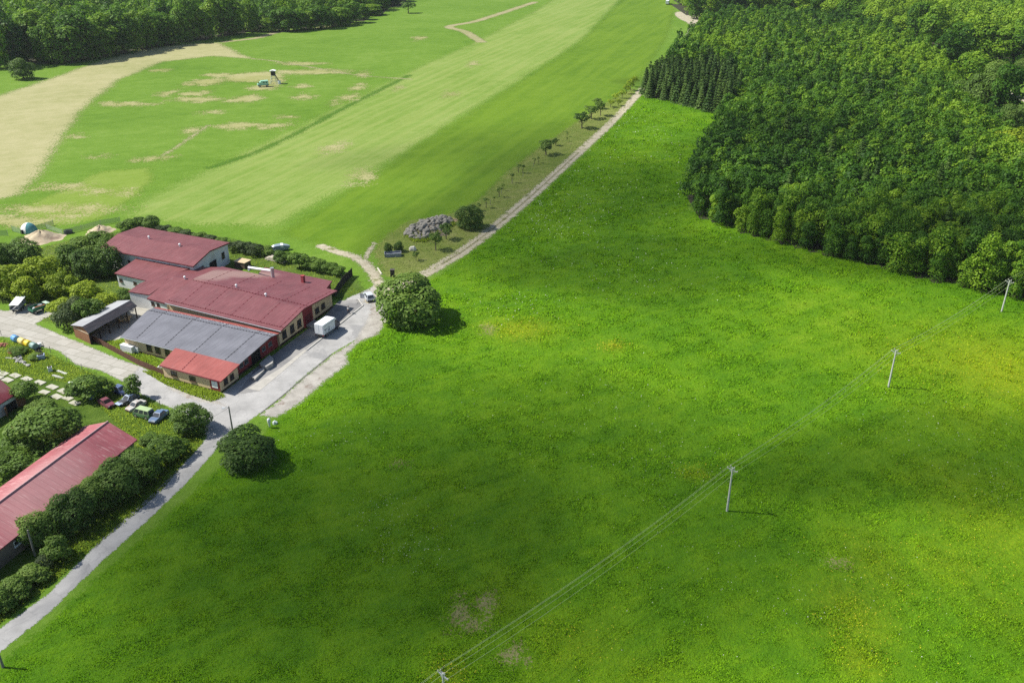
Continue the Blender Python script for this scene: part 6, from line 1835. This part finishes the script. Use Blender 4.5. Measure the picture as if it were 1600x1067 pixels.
WEED = blade_mat('weeds', [(.07, .11, .010), (.11, .16, .014), (.14, .195, .02), (.17, .215, .032)])
DRYW = blade_mat('dry stalks', [(.09, .15, .02), (.14, .19, .035), (.20, .23, .06), (.30, .30, .13)])
tufts('weeds', verge_sampler([(250, 580), (300, 600), (345, 612), (352, 620), (330, 628), (300, 618), (262, 603), (222, 580)]), 4000, .38, .11, WEED, 'tall yellowish weeds in front of the tan extension', 51)
tufts('rough_grass', verge_sampler([(0, 530), (60, 545), (120, 574), (195, 606), (260, 642), (316, 668), (240, 742), (180, 660), (120, 600), (0, 585)]), 13000, .30, .10, WEED, 'rough grass growing round the wrecked cars', 52)
tufts('fence_grass', verge_sampler([(160, 534), (200, 530), (262, 572), (256, 580), (218, 565)]), 2000, .34, .10, WEED, 'tall grass between fence and grey wing', 53)
tufts('dry_stalks', verge_sampler(verge_px), 12000, .36, .11, DRYW, 'dry stalks standing in the orchard verge', 54)
tufts('heap_weeds', verge_sampler([(632, 368), (648, 352), (668, 343), (704, 341), (712, 352), (694, 364), (664, 380), (644, 378)]), 2500, .9, .14, WEED, 'weeds growing between and over the boulders', 57)
tufts('garden_weeds', verge_sampler([(0, 400), (120, 375), (240, 357), (350, 374), (420, 387), (520, 424), (575, 462), (500, 458), (380, 418), (250, 420), (195, 470), (110, 508), (60, 500), (90, 488), (60, 474), (0, 470)]), 12000, .32, .11, WEED, 'weeds in the garden behind the workshop', 55)
tufts('roadside_grass', verge_sampler([(318, 690), (250, 770), (160, 846), (60, 930), (-60, 1020), (-60, 960), (40, 890), (120, 830), (200, 770), (300, 680)]), 8000, .32, .1, WEED, 'long grass under the roadside trees', 56)

# ------------------------------------------------------------------ unseen clouds, placed and shaped to shade meadow and woods
SHADE_CLOUD = bpy.data.materials.new('unseen shade cloud vapour'); SHADE_CLOUD.use_nodes = True
cn = SHADE_CLOUD.node_tree; cn.nodes.remove(cn.nodes['Principled BSDF'])
pv = cn.nodes.new('ShaderNodeVolumePrincipled'); pv.inputs['Color'].default_value = (1, 1, 1, 1); pv.inputs['Density'].default_value = .019; pv.inputs['Anisotropy'].default_value = .3
cn.links.new(pv.outputs[0], cn.nodes['Material Output'].inputs['Volume'])
CL = [(740, 840, 46, 44, 0, .78), (520, 820, 30, 28, .3, .8), (1230, 240, 44, 30, -.2, .5), (1490, 724, 26, 13, .2, .95), (790, 225, 60, 26, .55, .32), (1440, -10, 90, 30, 0, .8), (1600, 380, 30, 26, 0, .7), (1060, 130, 22, 22, .2, .6), (880, 310, 40, 60, -.3, .85), (990, 425, 26, 18, 0, .7), (1330, 400, 44, 14, -.25, .7)]
for i, (x, y, rx, ry, a, thk) in enumerate(CL):
    g = G(x, y); t = (320 + 12 * i) / -SUN_TRAVEL.z
    c = g - SUN_TRAVEL * t
    bm_ = bmesh.new(); rr = np.random.default_rng(900 + i)
    bmesh.ops.create_icosphere(bm_, subdivisions=4, radius=1.0)
    ph = rr.uniform(0, 6, 9)
    for v in bm_.verts:
        q = v.co.normalized()
        v.co = q * (1 + .16 * math.sin(3 * q.x + ph[0]) * math.sin(3.5 * q.y + ph[1]) + .10 * math.sin(6 * q.y + ph[2]) * math.sin(5 * q.z + ph[3]) + .06 * math.sin(11 * q.x + ph[4]))
        v.co.z *= max(.02, 1 - (q.x * q.x + q.y * q.y)) ** .8 * 1.25 + .01
    me = bpy.data.meshes.new('shade_cloud'); bm_.to_mesh(me); bm_.free(); me.shade_smooth(); me.materials.append(SHADE_CLOUD)
    o = obj('shade_cloud', me); o.location = c; o.scale = (rx * 1.35, ry * 1.35, 21 * thk); o.rotation_euler = (0, 0, a)
    tag(o, 'unseen cloud placed overhead to shade the fields', 'shade_cloud', None, 'structure')

# ------------------------------------------------------------------ the air between here and the far woods
HZ = bpy.data.materials.new('air'); HZ.use_nodes = True
hn = HZ.node_tree; hn.nodes.remove(hn.nodes['Principled BSDF'])
hv_ = hn.nodes.new('ShaderNodeVolumePrincipled'); hv_.inputs['Color'].default_value = (.88, .94, 1.0, 1); hv_.inputs['Density'].default_value = .00005; hv_.inputs['Anisotropy'].default_value = .2
hn.links.new(hv_.outputs[0], hn.nodes['Material Output'].inputs['Volume'])
tag(MB().box((0, 1500, 45), (5000, 3400, 92)).build('haze', HZ), 'thin summer haze over the fields', None, None, 'stuff')
